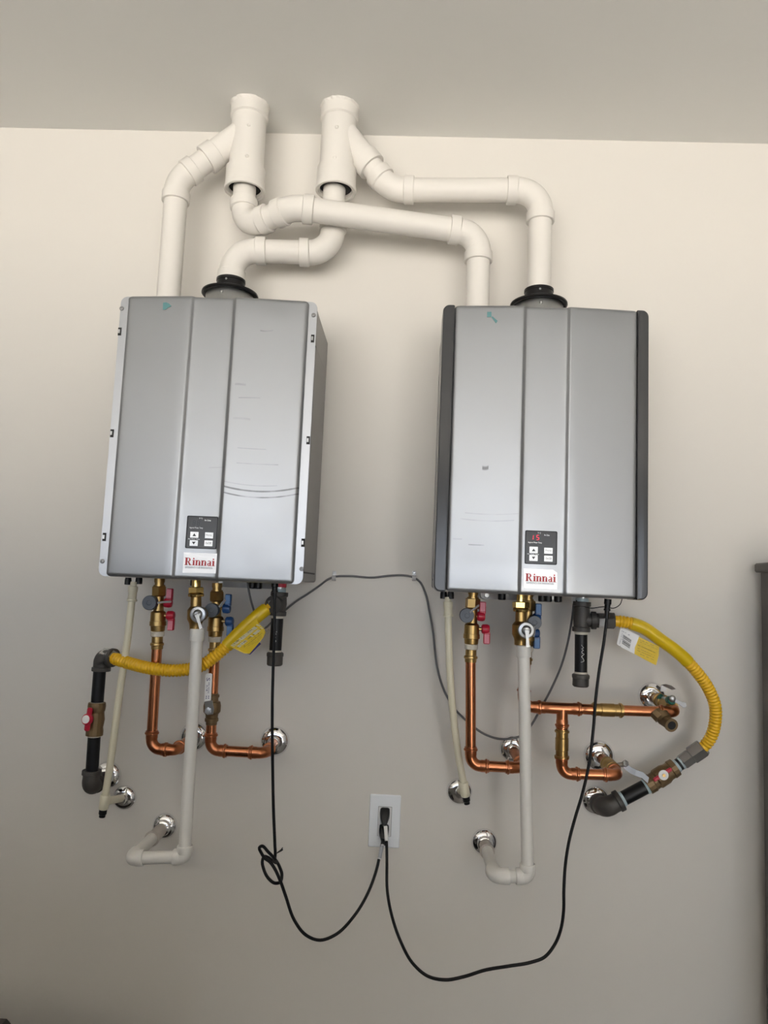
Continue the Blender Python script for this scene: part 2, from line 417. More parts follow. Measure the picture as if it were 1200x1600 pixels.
def heater(name, label, geo):
    X0,X1,Z0,Z1=geo['box']; wb=.283
    t=thing(name,label,'water heater',((X0+X1)/2,-.15,Z0),'wall-hung tankless water heaters')
    bi=.004
    mb=MB()
    pr=rrect(X0+bi,X1-bi,Z0+.006,Z1-.004,(.006,)*4,3)
    mb.slab([Vector((x,-.022,z)) for x,z in pr],(0,-(wb-.022),0)); obj('casing',mb,M['casing'],t,ang=30)
    # wall bracket seen under the casing
    mb=MB(); bx0,bx1=geo['bracket']
    mb.slab([Vector((x,-.003,z)) for x,z in rrect(bx0,bx1,Z0-.016,Z0+.02,(.008,.008,0,0),4)],(0,-.019,0))
    br=obj('mounting_bracket',mb,M['galvd'],t)
    for k in (.08,.92):
        cx=bx0+(bx1-bx0)*k; obj('bolt',MB().lathe((cx,-.021,Z0-.006),(0,-1,0),[(0,.0075),(.003,.0075),(.0045,.006)],6),M['galv'],br)
    for cx in geo['bosses']:
        obj('cable_gland',MB().lathe((cx,-.10,Z0-.016),(0,0,1),[(0,.008),(.002,.010),(.022,.010)],12),M['black'],t)
    # side panels pressed into the casing
    for sx,xx in ((-1,X0+bi),(1,X1-bi)):
        pr=rrect(.05,.262,Z0+.03,Z1-.10,(.008,)*4,4)
        sp=obj('side_panel',MB().slab([Vector((xx,-y,z)) for y,z in pr],(sx*.0022,0,0)),M['casing'],t)
        pr=rrect(.046,.266,Z0+.026,Z1-.096,(.010,)*4,4); obj('panel_seam',MB().slab([Vector((xx,-y,z)) for y,z in pr],(sx*.0007,0,0)),M['seam'],sp)
    if geo['flange']:
        mb=MB().slab([Vector((x,-wb,z)) for x,z in rrect(X0,X1,Z0,Z1,(.016,)*4,6)],(0,-.0025,0)); fl=obj('flange',mb,M['flange'],t)
        for px,py in geo['slots']:
            c=P(px,py,wb+.003); s=S(wb)
            k=obj('clip_slot',MB().box(c,(5.4*s,.0012,13*s)),M['gap'],fl)
            obj('clip',MB().box(c+Vector((-.0008,-.0012,0)),(3.2*s,.003,6.5*s),bev=.0008),M['zinc'],fl)
        for px,py in geo['screws']:
            c=P(px,py,wb+.003)
            obj('screw',MB().lathe(c,(0,-1,0),[(0,.0052),(.0012,.0052),(.0022,.004),(.0024,.0018),(.0012,.0016)],14),M['galvd'],fl)
    else:
        for sx in (-1,1):
            xo=X0 if sx<0 else X1; wd=geo['trim']
            a,b=(xo,xo+wd) if sx<0 else (xo-wd,xo)
            rs=(.016,0,0,.016) if sx<0 else (0,.016,.016,0)
            mb=MB(); o1=rrect(a-.002,b,Z0-.001,Z1+.001,rs,7); c=(sum(x for x,_ in o1)/len(o1),(Z0+Z1)/2)
            def ring(y,ins): return [Vector((x+(c[0]-x)*ins*2/wd if abs(x-b if sx<0 else x-a)>1e-6 else x,-y,z+(ins if z<c[1] else -ins))) for x,z in o1]
            rings=[ring(.225,0),ring(wb+.006,0),ring(wb+.0095,.0012),ring(wb+.011,.004)]
            n=len(o1); vs=[q for r in rings for q in r]
            fs=[(i*n+k,i*n+(k+1)%n,(i+1)*n+(k+1)%n,(i+1)*n+k) for i in range(3) for k in range(n)]+[list(range(n)),[3*n+k for k in range(n)]]
            mb.add(vs,fs); obj('side_trim',mb,M['trimd'],t,ang=25)
    cx0,cx1,cz0,cz1=geo['cover']
    mb,dep=cover(cx0,cx1,cz0,cz1,wb,geo['grooves'],.014)
    fp=obj('front_cover',mb,panel_mat('silver_paint_'+name,(.355,.368,.385),[(x-t.location.x,z-t.location.z,k,a-t.location.x,b-t.location.x,wd,st) for x,z,k,a,b,wd,st in geo['scuffs']]),t,ang=50)
    if not geo['flange']:
        for xx in (cx0-.0012,cx1+.0012):
            obj('seam',MB().box((xx,-(wb+.005),(cz0+cz1)/2),(.0024,.012,cz1-cz0-.004)),M['seam'],t)
    dm=dep(sum(geo['grooves'])/2)
    # control panel
    cp=geo['control']; d=dm+.001
    def quad(name,px,mtl,par,th,dd,rad=.0):
        a=P(px[0],px[3],dd); b=P(px[2],px[1],dd); a2=P(px[0],px[1],dd); b2=P(px[2],px[3],dd)
        x0,x1=(a.x+a2.x)/2,(b.x+b2.x)/2; z0,z1=(a.z+b2.z)/2,(b.z+a2.z)/2; y=-dd
        return obj(name,MB().slab([Vector((x,y,z)) for x,z in rrect(x0,x1,z0,z1,(rad,)*4,4)],(0,-th,0)),mtl,par)
    body=quad('control_panel',cp['rect'],M['frame'],t,.0022,d-.001,.003)
    r=cp['rect']; quad('control_face',(r[0]+1.4,r[1]+1.4,r[2]-1.4,r[3]-1.4),M['screen'],body,.0003,d+.0012,.002)
    d2=d+.0018
    def txt(name,px,s,mtl,par,sh=0):
        a=P(px[0],px[3],d2); b=P(px[2],px[3],d2); mb=MB(); text_mesh(mb,s,a,b.x-a.x,(px[3]-px[1])*S(d2),.0002,sh); return obj(name,mb,mtl,par,flat=True)
    for k,(px,s) in enumerate(cp['buttons']):
        bt=quad('button',px,M['button'],body,.0012,d+.001,.0006)
        x0,y0,x1,y1=px; mb=MB(); yy=.0014
        if s in('up','down'):
            mx,my=(x0+x1)/2,(y0+y1)/2; h=2.2 if s=='up' else -2.2
            pts=[P(mx-3,my+h,d+yy),P(mx+3,my+h,d+yy),P(mx,my-h,d+yy)]; mb.slab([Vector((q.x,-(d+.0027),q.z)) for q in pts],(0,-.0001,0))
        else:
            a=P(x0+1.8,y1-3,d); b=P(x1-1.8,y1-3,d); text_mesh(mb,s,Vector((a.x,-(d+.0027),a.z)),b.x-a.x,3.6*S(d),.0002)
        obj('button_symbol',mb,M['ink'],body,flat=True)
    mb=MB()
    for px,s in cp['texts']:
        a=P(px[0],px[3],d2); b=P(px[2],px[3],d2); text_mesh(mb,s,a,b.x-a.x,(px[3]-px[1])*S(d2),.0002)
    obj('lettering',mb,M['film'],body,flat=True)['kind']='stuff'
    # seven-segment digits
    segs=dict(a=(0,1,1,1),b=(1,.5,1,1),c=(1,0,1,.5),d=(0,0,1,0),e=(0,0,0,.5),f=(0,.5,0,1),g=(0,.5,1,.5))
    for px,on in cp['digits']:
        mb=MB(); a=P(px[0],px[3],d2); w_=(px[2]-px[0])*S(d2); h_=(px[3]-px[1])*S(d2)
        for q in on:
            x0,z0,x1,z1=segs[q]; e=.0006
            def pt(x,z,ox,oz): return Vector((a.x+(x*.85+z*.15)*w_+ox,a.y-.0002,a.z+z*h_+oz))
            if z0==z1: mb.slab([pt(x0,z0,e*.6,-e),pt(x1,z1,-e*.6,-e),pt(x1,z1,-e*.6,e),pt(x0,z0,e*.6,e)],(0,-.0001,0))
            else: mb.slab([pt(x0,z0,-e,e*.6),pt(x0,z0,e,e*.6),pt(x1,z1,e,-e*.6),pt(x1,z1,-e,-e*.6)],(0,-.0001,0))
        obj('digit',mb,M['led'] if cp['lit'] else M['leddim'],body,flat=True)
    st=geo['sticker']
    pts=[P(x,y,dm+.001) for x,y in st['quad']]
    sk=obj('sticker',MB().slab([Vector((q.x,-(dm+.0004),q.z)) for q in pts],(0,-.0004,0)),M['film'],t,flat=True)
    px=st['logo']; a=P(px[0],px[3],dm+.001); b=P(px[2],px[3],dm+.001)
    mb=MB(); logo_mesh(mb,Vector((a.x,-(dm+.0014),a.z)),b.x-a.x,(px[3]-px[1])*S(dm),.0002); obj('lettering',mb,M['redink'],sk,flat=True)['kind']='stuff'
    px=st['tag']; a=P(px[0],px[3],dm+.001); b=P(px[2],px[3],dm+.001)
    mb=MB(); text_mesh(mb,'EXPERIENCE OUR INNOVATION',Vector((a.x,-(dm+.0014),a.z)),b.x-a.x,(px[3]-px[1])*S(dm),.0002); obj('lettering',mb,M['txt'],sk,flat=True)['kind']='stuff'
    # flue collar on top
    fx,fd=geo['flue']; zr=geo['zring']
    c=Vector((fx,-fd,0))
    fc=obj('flue_collar',MB().lathe(c+Vector((0,0,Z1-.006)),(0,0,1),[(0,.062),(zr-Z1,.062),(zr-Z1+.004,.060)],40),M['galv'],t)
    obj('rubber_gasket',MB().lathe(c+Vector((0,0,zr-.003)),(0,0,1),[(0,.0628),(-.001,.069),(.002,.0728),(.006,.0725),(.009,.066),(.012,.050),(.014,.040),(.016,.037),(.036,.036),(.038,.0375),(.044,.0375),(.045,.034)],40),M['black'],fc)
    for ang in (-95,):
        q=c+Vector((math.cos(math.radians(ang))*.062,math.sin(math.radians(ang))*.062,zr-.016))
        obj('screw',MB().ball(q,.0045,10),M['galv'],fc)
        q=c+Vector((math.cos(math.radians(ang))*.036,math.sin(math.radians(ang))*.036,zr+.030))
        obj('screw',MB().ball(q,.003,8),M['galv'],fc)
    return t, dep

LB=(-.7025,-.2315,1.495,2.161); RB=(.0672,.5425,1.493,2.161)
flueL=P(361,440,.13); flueR=P(842,455,.13)
zrL=P(360,446,.13+.07).z+.003; zrR=P(841,462,.13+.07).z+.003
def rect_from(tl,tr,bl,br): return ((tl[0]+bl[0])/2,(tl[1]+tr[1])/2,(tr[0]+br[0])/2,(bl[1]+br[1])/2)
cL=rect_from((293,805.5),(341.5,807.5),(289.5,856),(338,859)); cR=rect_from((821,828.6),(870.8,830.3),(819.3,880.8),(869.8,882.9))
heaterL,depL=heater('water_heater','silver tankless water heater with bare screwed metal side flanges and blank display',dict(box=LB,flange=True,
    slots=[(187,518),(175,677),(163,839),(488.5,529),(481.5,688),(473.5,848)],screws=[(190.2,482),(160,877),(490,492.5),(471.2,889)],
    cover=(LB[0]+.0195,LB[1]-.0195,LB[2],LB[3]),grooves=(.37,.60),bracket=(-.50,-.325),bosses=(-.385,-.37,-.535),flue=(flueL.x,.13),zring=zrL,
    scuffs=[(-.345,1.702,1.5,-.42,-.25,.0026,1.0),(-.345,1.688,1.5,-.42,-.25,.0022,.6),(-.345,1.715,1.2,-.42,-.30,.0014,.25),(-.34,1.92,-.5,-.40,-.35,.0020,.25),(-.35,1.80,.3,-.395,-.33,.0016,.22),(-.35,1.765,.3,-.395,-.30,.0016,.25),(-.35,2.08,8,-.36,-.33,.0022,.25),(-.41,1.755,-1,-.46,-.42,.0016,.25),(-.395,1.87,-3,-.41,-.37,.004,.2),(-.40,1.95,-3,-.41,-.385,.004,.2)],
    control=dict(rect=cL,buttons=[((297.5,831,310.2,840.3),'up'),((296.6,844.2,309.2,853),'down'),((320.5,832,333.2,841.2),'Priority'),((319.5,844.5,332.2,853.4),'On/Off')],
        texts=[((296,823,317,826),'Approx Water Temp'),((311,808.6,316.5,811),'°F °C'),((320,811.6,329.5,814),'In Use'),((294,841,312,843.2),'Hot Water Temp')],
        digits=[((301,813,305,820.5),'abcdefg'),((308,813,312,820.5),'abcdefg')],lit=False),
    sticker=dict(quad=[(285,895),(337,896),(340,865),(287.3,863)],logo=(288.5,871,336,882.8),tag=(289.5,884.6,332,887.6))))
heaterR,depR=heater('water_heater','silver tankless water heater with dark grey side trims and red lit display',dict(box=RB,flange=False,trim=.0235,
    cover=(RB[0]+.0255,RB[1]-.0255,RB[2],RB[3]),grooves=(.382,.62),bracket=(.20,.40),bosses=(.245,.345,.36,.385),flue=(flueR.x,.13),zring=zrR,
    scuffs=[(.18,1.655,.9,.12,.24,.0020,.18),(.18,1.67,.8,.13,.25,.0018,.15),(.165,1.60,.4,.14,.175,.0020,.35),(.115,1.612,.2,.105,.125,.0020,.3),(.172,1.775,30,.166,.18,.006,.7)],
    control=dict(rect=cR,buttons=[((827.2,854.3,840.2,864.2),'up'),((827,867.2,840,876.5),'down'),((850.2,856,863.3,865.2),'Priority'),((850.2,868.4,863.3,877.4),'On/Off')],
        texts=[((825,846,846.5,849),'Approx Water Temp'),((840,831.5,845,834),'°F °C'),((850.5,834.8,858.5,837.2),'In Use'),((824,864.4,842,866.8),'Hot Water Temp')],
        digits=[((829.5,836.2,833.4,843),'bc'),((838,836.2,842.3,843.4),'acdfg')],lit=True),
    sticker=dict(quad=[(818,919),(870.5,921),(871,895),(864,890),(818,888)],logo=(821,896,869,907.8),tag=(822.5,909,865,912))))

# torn masking tape left on the covers
def scrap(name,label,polys,d):
    mb=MB()
    for pl in polys:
        pts=[]
        for x,y in pl:
            dq=d(x,y); q=P(x,y,dq); pts.append(Vector((q.x,-dq,q.z)))
        mb.slab(pts,(0,-.0008,0))
    return tag(obj(name,mb,M['teal'],flat=True),label,'tape','teal tape scraps')
def at_cover(px,py,hb,cov,dep):
    d=.305
    for _ in range(4): q=P(px,py,d); d=dep((q.x-cov[0])/(cov[1]-cov[0]))
    return d
dl=lambda x,y: at_cover(x,y,LB,(LB[0]+.0195,LB[1]-.0195),depL)+.0006
dr=lambda x,y: at_cover(x,y,RB,(RB[0]+.0255,RB[1]-.0255),depR)+.0006
scrap('tape_scrap','small frayed scrap of teal tape near the top of the flanged heater',[[(254.5,484),(255,473),(260,472.5),(265,475),(268,478.5),(262,481),(259,484)]],dl)
scrap('tape_scrap','teal tape square with a dangling strip on the dark-trimmed heater',[[(761,495.5),(761.2,487.5),(767.8,487.3),(767.8,495.3)],[(768,496),(769.5,494.3),(777.5,501.5),(775,505.3)]],dr)

# ------------------------------------------------------------------ pipe runs
PVC=dict(pipe=1.0,body=1.06,sock=1.20,sl=.026,bend=.052,bead=None)
COP=dict(pipe=1.0,body=1.08,sock=1.16,sl=.020,bend=.024,bead=1.36)
DRN=dict(pipe=1.0,body=1.20,sock=1.28,sl=.015,bend=.009,bead=None)
def fit_prof(L,r,st):
    b,k,sl=r*st['body'],r*st['sock'],st['sl']
    if st['bead']:
        o=r*st['bead']; z=lambda a:[(a,r*1.1),(a+.0002,r*1.2),(a+.003,r*1.2),(a+.0034,o*.93),(a+.0048,o),(a+.0072,o),(a+.0086,o*.93),(a+.009,r*1.14),(a+sl-.002,r*1.14),(a+sl,b)]
    else:
        z=lambda a:[(a,k*.97),(a+.001,k),(a+sl-.001,k),(a+sl+.001,b)]
    return z
def fitting(name,path,r,st,mt,par,ends=(1,1),n=24):
    L=plen(path); z=fit_prof(L,r,st); pr=[]
    sl=st['sl']
    pr+= z(0) if ends[0] else [(0,r*st['body']),(sl,r*st['body'])]
    k=max(2,len(path)*2)
    for i in range(1,k): 
        s=sl+.002+(L-2*sl-.004)*i/k
        if s>sl and s<L-sl: pr.append((s,r*st['body']))
    tail=z(0) if ends[1] else [(0,r*st['body']),(sl,r*st['body'])]
    pr+=[(L-s,q) for s,q in tail[::-1]]
    return obj(name,MB().sweep(path,pr,n),mt,par,ang=40)
def run(par,pts,r,st,mp,mf,bends=None,seg_names=None,fit_ends=(0,0)):
    """Straight pipes between elbow fittings along the corner points."""
    n=len(pts); cut=[0]*n; elb=[]
    for i in range(1,n-1):
        rad=(bends[i-1] if bends else st['bend'])
        path,t=corner(pts[i-1],pts[i],pts[i+1],rad,st['sl'],st['sl']); cut[i]=t+st['sl']; elb.append((path))
    for i in range(n-1):
        a,b=pts[i],pts[i+1]; d=(b-a).normalized(); ov=st['sl']*.8
        a2=a+d*(cut[i]-ov if i>0 else 0); b2=b-d*(cut[i+1]-ov if i<n-2 else 0)
        if (b2-a2).dot(d)>.004: obj('pipe',MB().tube([a2,a2.lerp(b2,.5),b2],r*st['pipe'],20),mp,par)
    for path in elb: fitting('elbow',path,r,st,mf,par)
def coupling(par,a,b,r,st,mt,name='coupling'):
    L=(b-a).length; k=r*st['sock']
    return obj(name,MB().sweep([a,b],[(0,k*.97),(.001,k),(L-.001,k),(L,k*.97)],24),mt,par)
def ridge(par,a,axis,r,mt,w_=.010):
    return obj('socket_lip',MB().lathe(a,axis,[(0,r),(.001,r*1.015),(w_,r*1.015),(w_+.001,r)],28),mt,par)

# ------------------------------------------------------------------ flue vents
RV=.0302
def wye(label,pxt,pxm,pxb,branch,rivets,loc_d=.112):
    top=P(*pxt,loc_d); x=(P(*pxm,loc_d).x+P(*pxb,loc_d).x)/2; zb=P(*pxb,loc_d).z; zt=CZ
    t=thing('vent_wye',label,'vent fitting',(x,-loc_d,zb),'concentric vent wyes at the ceiling')
    c=Vector((x,-loc_d,0)); zs=P(*pxm,loc_d).z; h=zt-zb
    pr=[(.014,.038),(.014,.0425),(.004,.0430),(.004,.0470),(0,.0475),(0,.0525),(.0015,.0540),(.011,.0540),(.0125,.0525),(.062,.0522),(.0645,.0465),(zs-zb-.001,.0460),(zs-zb+.0025,.0508),(h+.01,.0495)]
    obj('wye_body',MB().lathe(c+Vector((0,0,zb)),(0,0,1),pr,40),M['pvc'],t,ang=40)
    obj('inner_gap',MB().lathe(c+Vector((0,0,zb+.012)),(0,0,1),[(0,.0422),(.003,.0422)],32),M['gap'],t)
    # rough painted caulk where the pipe meets the ceiling
    rng=random.Random(len(label)); mb=MB(); nn=40
    ring=[]
    for k in range(nn):
        a=2*math.pi*k/nn; rr=.0515+.003*rng.random(); dz=.002+.006*rng.random()
        ring.append((Vector((x+rr*math.cos(a),-loc_d+rr*math.sin(a),CZ-.0002)),Vector((x+.0488*math.cos(a),-loc_d+.0488*math.sin(a),CZ-dz-.004))))
    vs=[q for r in ring for q in r]; mb.add(vs,[(2*k,2*((k+1)%nn),2*((k+1)%nn)+1,2*k+1) for k in range(nn)]); obj('caulk_ring',mb,M['pvc'],t,flat=True)
    a,b=branch
    d=(b-a).normalized(); root=a
    L=(b-root).length
    obj('branch',MB().sweep([root,b],[(0,.036),(L-.036,.034),(L-.034,.0385),(L-.002,.039),(L,.038)],28),M['pvc'],t)
    for (px,py) in rivets:
        q=P(px,py,loc_d+.0465); q=Vector((q.x,q.y,q.z)); u=Vector((q.x-x,q.y+loc_d,0)); rr=.0470 if u.length>0 else 0; u=u.normalized()*.0442
        obj('rivet',MB().ball((x+u.x,-loc_d+u.y,q.z),.0056,12),M['pvc'],t)
    return t
A=[P(270,470,.13),P(277,283,.13),P(388,203,.112)]
Bv=[P(523,282,.105),P(519,396,.107),P(364.5,391,.13),flueL.copy()]
Bv[3]=Vector((flueL.x,-.13,zrL+.042)); Bv[2]=Vector((flueL.x,-.13,P(364,391,.13).z))
Cv=[P(383,275,.112),P(380,357,.122),P(458,324,.188),P(748,365,.13),P(745.5,490,.13)]
Dv=[P(534,205,.112),P(611,297,.115),P(845.5,297.5,.13),None]
Dv[2]=Vector((flueR.x,-.13,Dv[2].z)); Dv[3]=Vector((flueR.x,-.13,zrR+.042))
Cv[4]=Vector((Cv[3].x+.003,-.13,2.158)); A[0]=Vector((A[1].x,-.13,2.158)); Cv[0].x=Cv[0].x
def along(a,b,px):  # distance fraction helper: point on the segment at a given fraction
    return a.lerp(b,px)
wyeL=wye('left white wye fitting whose side branch drops to the flanged heater',(390,160),(389,187),(383,300),(Vector((A[2].x,A[2].y,A[2].z)),along(A[2],A[1],.60)),[(388.5,194.5),(386,243)])
wyeR=wye('right white wye fitting whose side branch heads for the dark-trimmed heater',(531,160),(531,190),(524,300),(Vector(Dv[0]),along(Dv[0],Dv[1],.62)),[(526,198),(523,245.5)])
G='white vent pipe runs'
t=thing('vent_pipe','short white vent pipe rising beside the left wye to the flanged heater',"vent pipe",A[0],G)
run(t,[A[0],A[1],along(A[1],A[2],.47)],RV,PVC,M['pvc'],M['pvc'],bends=[.075])
t=thing('vent_pipe','white vent pipe from the right wye behind the crossing pipe to the left flue collar',"vent pipe",Bv[-1],G)
run(t,Bv,RV,PVC,M['pvc'],M['pvc'],bends=[.062,.062])
t=thing('vent_pipe','long white vent pipe crossing in front from the left wye to the right heater',"vent pipe",Cv[-1],G)
run(t,Cv,RV,PVC,M['pvc'],M['pvc'],bends=[.050,.085,.055])
t=thing('vent_pipe','upper white vent pipe from the right wye to the right flue collar',"vent pipe",Dv[-1],G)
run(t,[along(Dv[0],Dv[1],.58),Dv[1],Dv[2],Dv[3]],RV,PVC,M['pvc'],M['pvc'],bends=[.075,.062])

# ------------------------------------------------------------------ chrome wall escutcheons
def escutcheon(px,py,rp,hole,label):
    c=P(px,py,.004); R=rp*S(.004); h=min(.017,R*.42)
    pr=[(-.0035,R),(-.002,R),(h*.25-.003,R*.985),(h*.6-.003,R*.88),(h*.85-.003,R*.72),(h*.97-.003,R*.58),(h-.003,hole*1.28),(h+.004,hole*1.2),(h+.006,hole*1.1)]
    o=obj('escutcheon',MB().lathe(Vector((c.x,-.004,c.z)),(0,-1,0),pr,40),M['chrome'],ang=60)
    return tag(o,label,'escutcheon','chrome wall escutcheons'), Vector((c.x,0,c.z))
RC=.0125; RD=.0158; RG=.0170
e1,w1=escutcheon(303,1151,22,RC,'chrome escutcheon behind the white drain pipe of the left heater')
e2,w2=escutcheon(429,1158,22.5,RC,'chrome escutcheon behind the hanging black cord, around copper pipe')
e3,w3=escutcheon(168,1211,20.5,RG,'chrome escutcheon behind the iron elbow and pale tube, left gas supply')
e4,w4=escutcheon(194,1247,18.5,.010,'chrome escutcheon around the pale condensate stub at far left')
e5,w5=escutcheon(257,1291,19,RD,'chrome escutcheon lowest on the left side, around a grey drain stub')
e6,w6=escutcheon(801,1170,20,RC,'chrome escutcheon half hidden by the right drain pipe, grey cable over it')
e7,w7=escutcheon(718,1237,19.5,.010,'chrome escutcheon around the condensate stub of the right heater')
e8,w8=escutcheon(757,1316,19.5,RD,'chrome escutcheon lowest on the right side, around a grey drain stub')
e9,w9=escutcheon(936,1181,23,RC,'chrome escutcheon around copper with a steel lever valve')
e10,w10=escutcheon(931,1251,21.5,RG,'chrome escutcheon behind the big iron elbow at lower right')
e11,w11=escutcheon(1019,1088,21,RC,'chrome escutcheon behind the brass drain tap, uppermost at right')

# ------------------------------------------------------------------ service valves
def vertical(px0,py0,px1,py1,d0,d1): return P(px0,py0,d0),P(px1,py1,d1)
def service_valve(label,cx,yt,d,kind,capd,top_lever,low_lever,strap,side=1,nut=(11,17)):
    """Brass isolation valve hanging from a heater port. Pixel column cx at height yt (top of the nut)."""
    s=S(d); a=P(cx,yt,d); ax=(P(cx-3.6,yt+95,d)-a).normalized(); ref=(0,-1,0)
    t=thing('service_valve',label,'valve',a,'brass service valves under the heaters')
    def L(pr,mt,name,n=24,par=t,ref=(0.25,-1,0)): return obj(name,MB().lathe(a,ax,[(o*s,r*s) for o,r in pr],n,ref),mt,par,ang=30)
    L([(-13,8),(-6,8),(-6,7),(-2,7),(-2,9),(0,9)],M['brass'],'inlet')
    L([(0,10),(1,11.6),(14,11.6),(16,10)],M['brass'],'hex_nut',6)
    L([(16,7.6),(38,8),(39,10),(41,11.6),(54,11.8),(54.3,12.6),(61,12.8),(61.5,11.2),(69,10.6),(70,9)],M['brass'],'valve_body')
    L([(70,9.6),(71,10.4),(77,10.2),(78,9.2)],M['ptfe'],'thread_tape')
    L([(78,8.4),(87,8.6),(88,10.4),(91,10.6),(92,9),(97,8.8)],M['brass'],'press_adapter')
    # flush port with plastic cap facing the room
    q=P(*capd[:2],d); q=Vector((q.x,a.y,q.z)); rr=capd[2]*s
    obj('flush_port',MB().lathe(q+Vector((0,.004,0)),(0,-1,0),[(0,8*s),(.026,8*s)],16),M['brass'],t)
    cp=obj('port_cap',MB().lathe(q+Vector((0,-.016,0)),(0,-1,0),[(0,rr),(.014,rr),(.0165,rr*.95),(.0165,rr*.35),(.0155,rr*.3)],28),M['cap'],t)
    (x0,y0),(x1,y1)=strap; p0=P(x0,y0,d+.035); p1=P(x1,y1,d+.012)
    obj('cap_strap',MB().tube(spline([p0,p0.lerp(p1,.5)+Vector((0,-.004,.0005)),p1],5),1.7*s,8),M['strap'],cp)
    hm,lm=(M['red'],M['redl']) if kind=='red' else (M['blue'],M['bluel'])
    for (hx,hy,up) in (top_lever+(1,),low_lever+(-1,)):
        c=P(hx,hy,d+.004); st=Vector((a.x,c.y,c.z))+ax*0
        obj('valve_stem',MB().tube([Vector((P(cx,hy,d).x,c.y,c.z)),c],2.6*s,10),M['brass'],t)
        h=obj('handle',None or MB().lathe(c+Vector((-6.5*s,0,0)),(1,0,0),[(0,5.2*s),(1.5*s,7.2*s),(8*s,7.6*s),(11.5*s,6.4*s),(12.5*s,4*s)],18).box(c+Vector((1.6*s,-.001,up*13*s)),(9.6*s,8*s,19*s),bev=1.2*s),hm,t)
        obj('sticker',MB().box(c+Vector((1.4*s,-.001-4.1*s,up*14.6*s)),(7.4*s,.0006,13.5*s)),lm,h)
    return t,a,ax,s
V1=service_valve('brass valve with two red handles at left, above the yellow hose',249,916,.135,'red',(240,941.5,11.2),(263,942),(267,962),((246,942),(267,940)))
V2=service_valve('brass valve with two blue handles at left, behind the yellow tag',339,924,.13,'blue',(335.5,953,10.8),(354.5,951),(359,971),((343,948),(352,938)))
V3=service_valve('brass valve with two red handles under the dark-trimmed heater',739,935,.135,'red',(728,961,11),(752,963),(759,983),((734,957),(748,946)))
V4=service_valve('brass valve with blue handles peeking from behind the right relief valve',825,938,.115,'blue',(832,972,10.5),(839,966),(837,990),((835,978),(834,994)))

# ------------------------------------------------------------------ pressure relief valves
def relief(label,cx,yt,d,disc,lever,ybot):
    s=S(d); a=P(cx,yt,d); ax=(P(cx-1,yt+66,d)-a).normalized()
    t=thing('relief_valve',label,'valve',a,'brass relief valves with test levers')
    def L(pr,mt,name,n=24): return obj(name,MB().lathe(a,ax,[(o*s,r*s) for o,r in pr],n,(.3,-1,0)),mt,t,ang=30)
    L([(-14,6.5),(0,6.8)],M['brass2'],'inlet')
    L([(0,10.5),(1.2,13),(9,13),(10.5,11.5)],M['brass2'],'hex_nut',6)
    L([(10,11.5),(12,12.4),(15,11.8),(16,8.5)],M['brass2'],'collar')
    L([(15,8),(30,8.4),(33,11),(36,13),(50,13),(56,10),(60,9.4),(66,9.2)],M['brass'],'valve_body')
    q=P(*disc[:2],d); q=Vector((q.x,a.y,q.z)); rr=disc[2]*s
    obj('hub',MB().lathe(q,(0,-1,0),[(-.006,rr*.92),(.014,rr*.9),(.016,rr*1.02)],24),M['brass'],t)
    dk=obj('bonnet_disc',MB().lathe(q+Vector((0,-.014,0)),(0,-1,0),[(0,rr*1.03),(.005,rr*1.05),(.0075,rr*.93),(.0085,rr*.62),(.012,rr*.5),(.014,rr*.3)],30),M['zinc'],t)
    p0=q+Vector((0,-.029,.0)); e=P(*lever,d); p1=Vector((e.x,q.y-.036,e.z))
    dr=(p1-p0).normalized(); L_=(p1-p0).length; sd=dr.cross(Vector((0,-1,0))).normalized()
    mb=MB(); wv=2.6*s
    mb.slab([p0+sd*wv*1.2,p0-sd*wv*1.2,p0+dr*L_*.55-sd*wv*.8,p1-sd*wv,p1+sd*wv,p0+dr*L_*.55+sd*wv*.8],(0,-.0016,0))
    mb.tube([p0+sd*wv*2-dr*.002,p0-sd*wv*2-dr*.002],1.2*s,8); mb.box(p0+Vector((0,.003,.001)),(5*s,.008,5*s))
    obj('test_lever',mb,M['zinc'],dk)
    return t,a+ax*66*s
RV1=relief('brass relief valve with chrome lever disc under the flanged heater',306.5,917,.188,(313,959.5,12.3),(321,981),998)
RV2=relief('brass relief valve with chrome lever disc under the dark-trimmed heater',814,940,.180,(820,984,12.2),(820.5,1009),1022)

# white drain pipes from the relief valves
dd=.2; dt=.172
def drain(label,pts,r=.0133):
    t=thing('drain_pipe',label,'drain pipe',pts[0],'white relief drain pipes')
    return t
RDN=.0140
t=drain('white drain pipe of the left heater, with a long stub angled back from the wall',[w5])
top=P(309,984,.194); pts=[w5+Vector((0,.0,0)),P(206,1341,.208),P(288,1338.5,.208),top]
run(t,[pts[0]]+pts[1:],RDN,DRN,M['drain'],M['drain'],bends=[.012,.010])
ax=(pts[2]-top).normalized(); coupling(t,top-ax*.002,top+ax*.026,RDN,dict(sock=1.24),M['drain'],'adapter')
t2a=pts[0].lerp(pts[1],.42); ax=(pts[1]-pts[0]).normalized()
obj('adapter',MB().sweep([t2a-ax*.055,t2a+ax*.002],[(0,RDN*1.12),(.053,RDN*1.16),(.055,RDN*1.35),(.057,RDN*1.35)],20),M['fit'],t)
t=drain('white drain pipe of the right heater, with a short jog to the wall',[w8])
top=P(818,1010,.186); pts=[w8.copy(),P(773,1369,.2),P(824.5,1369,.2),top]
run(t,pts,RDN,DRN,M['drain'],M['drain'],bends=[.018,.012])
ax=(pts[2]-top).normalized(); coupling(t,top-ax*.002,top+ax*.025,RDN,dict(sock=1.24),M['drain'],'adapter')
t2a=pts[0].lerp(pts[1],.30); ax=(pts[1]-pts[0]).normalized()
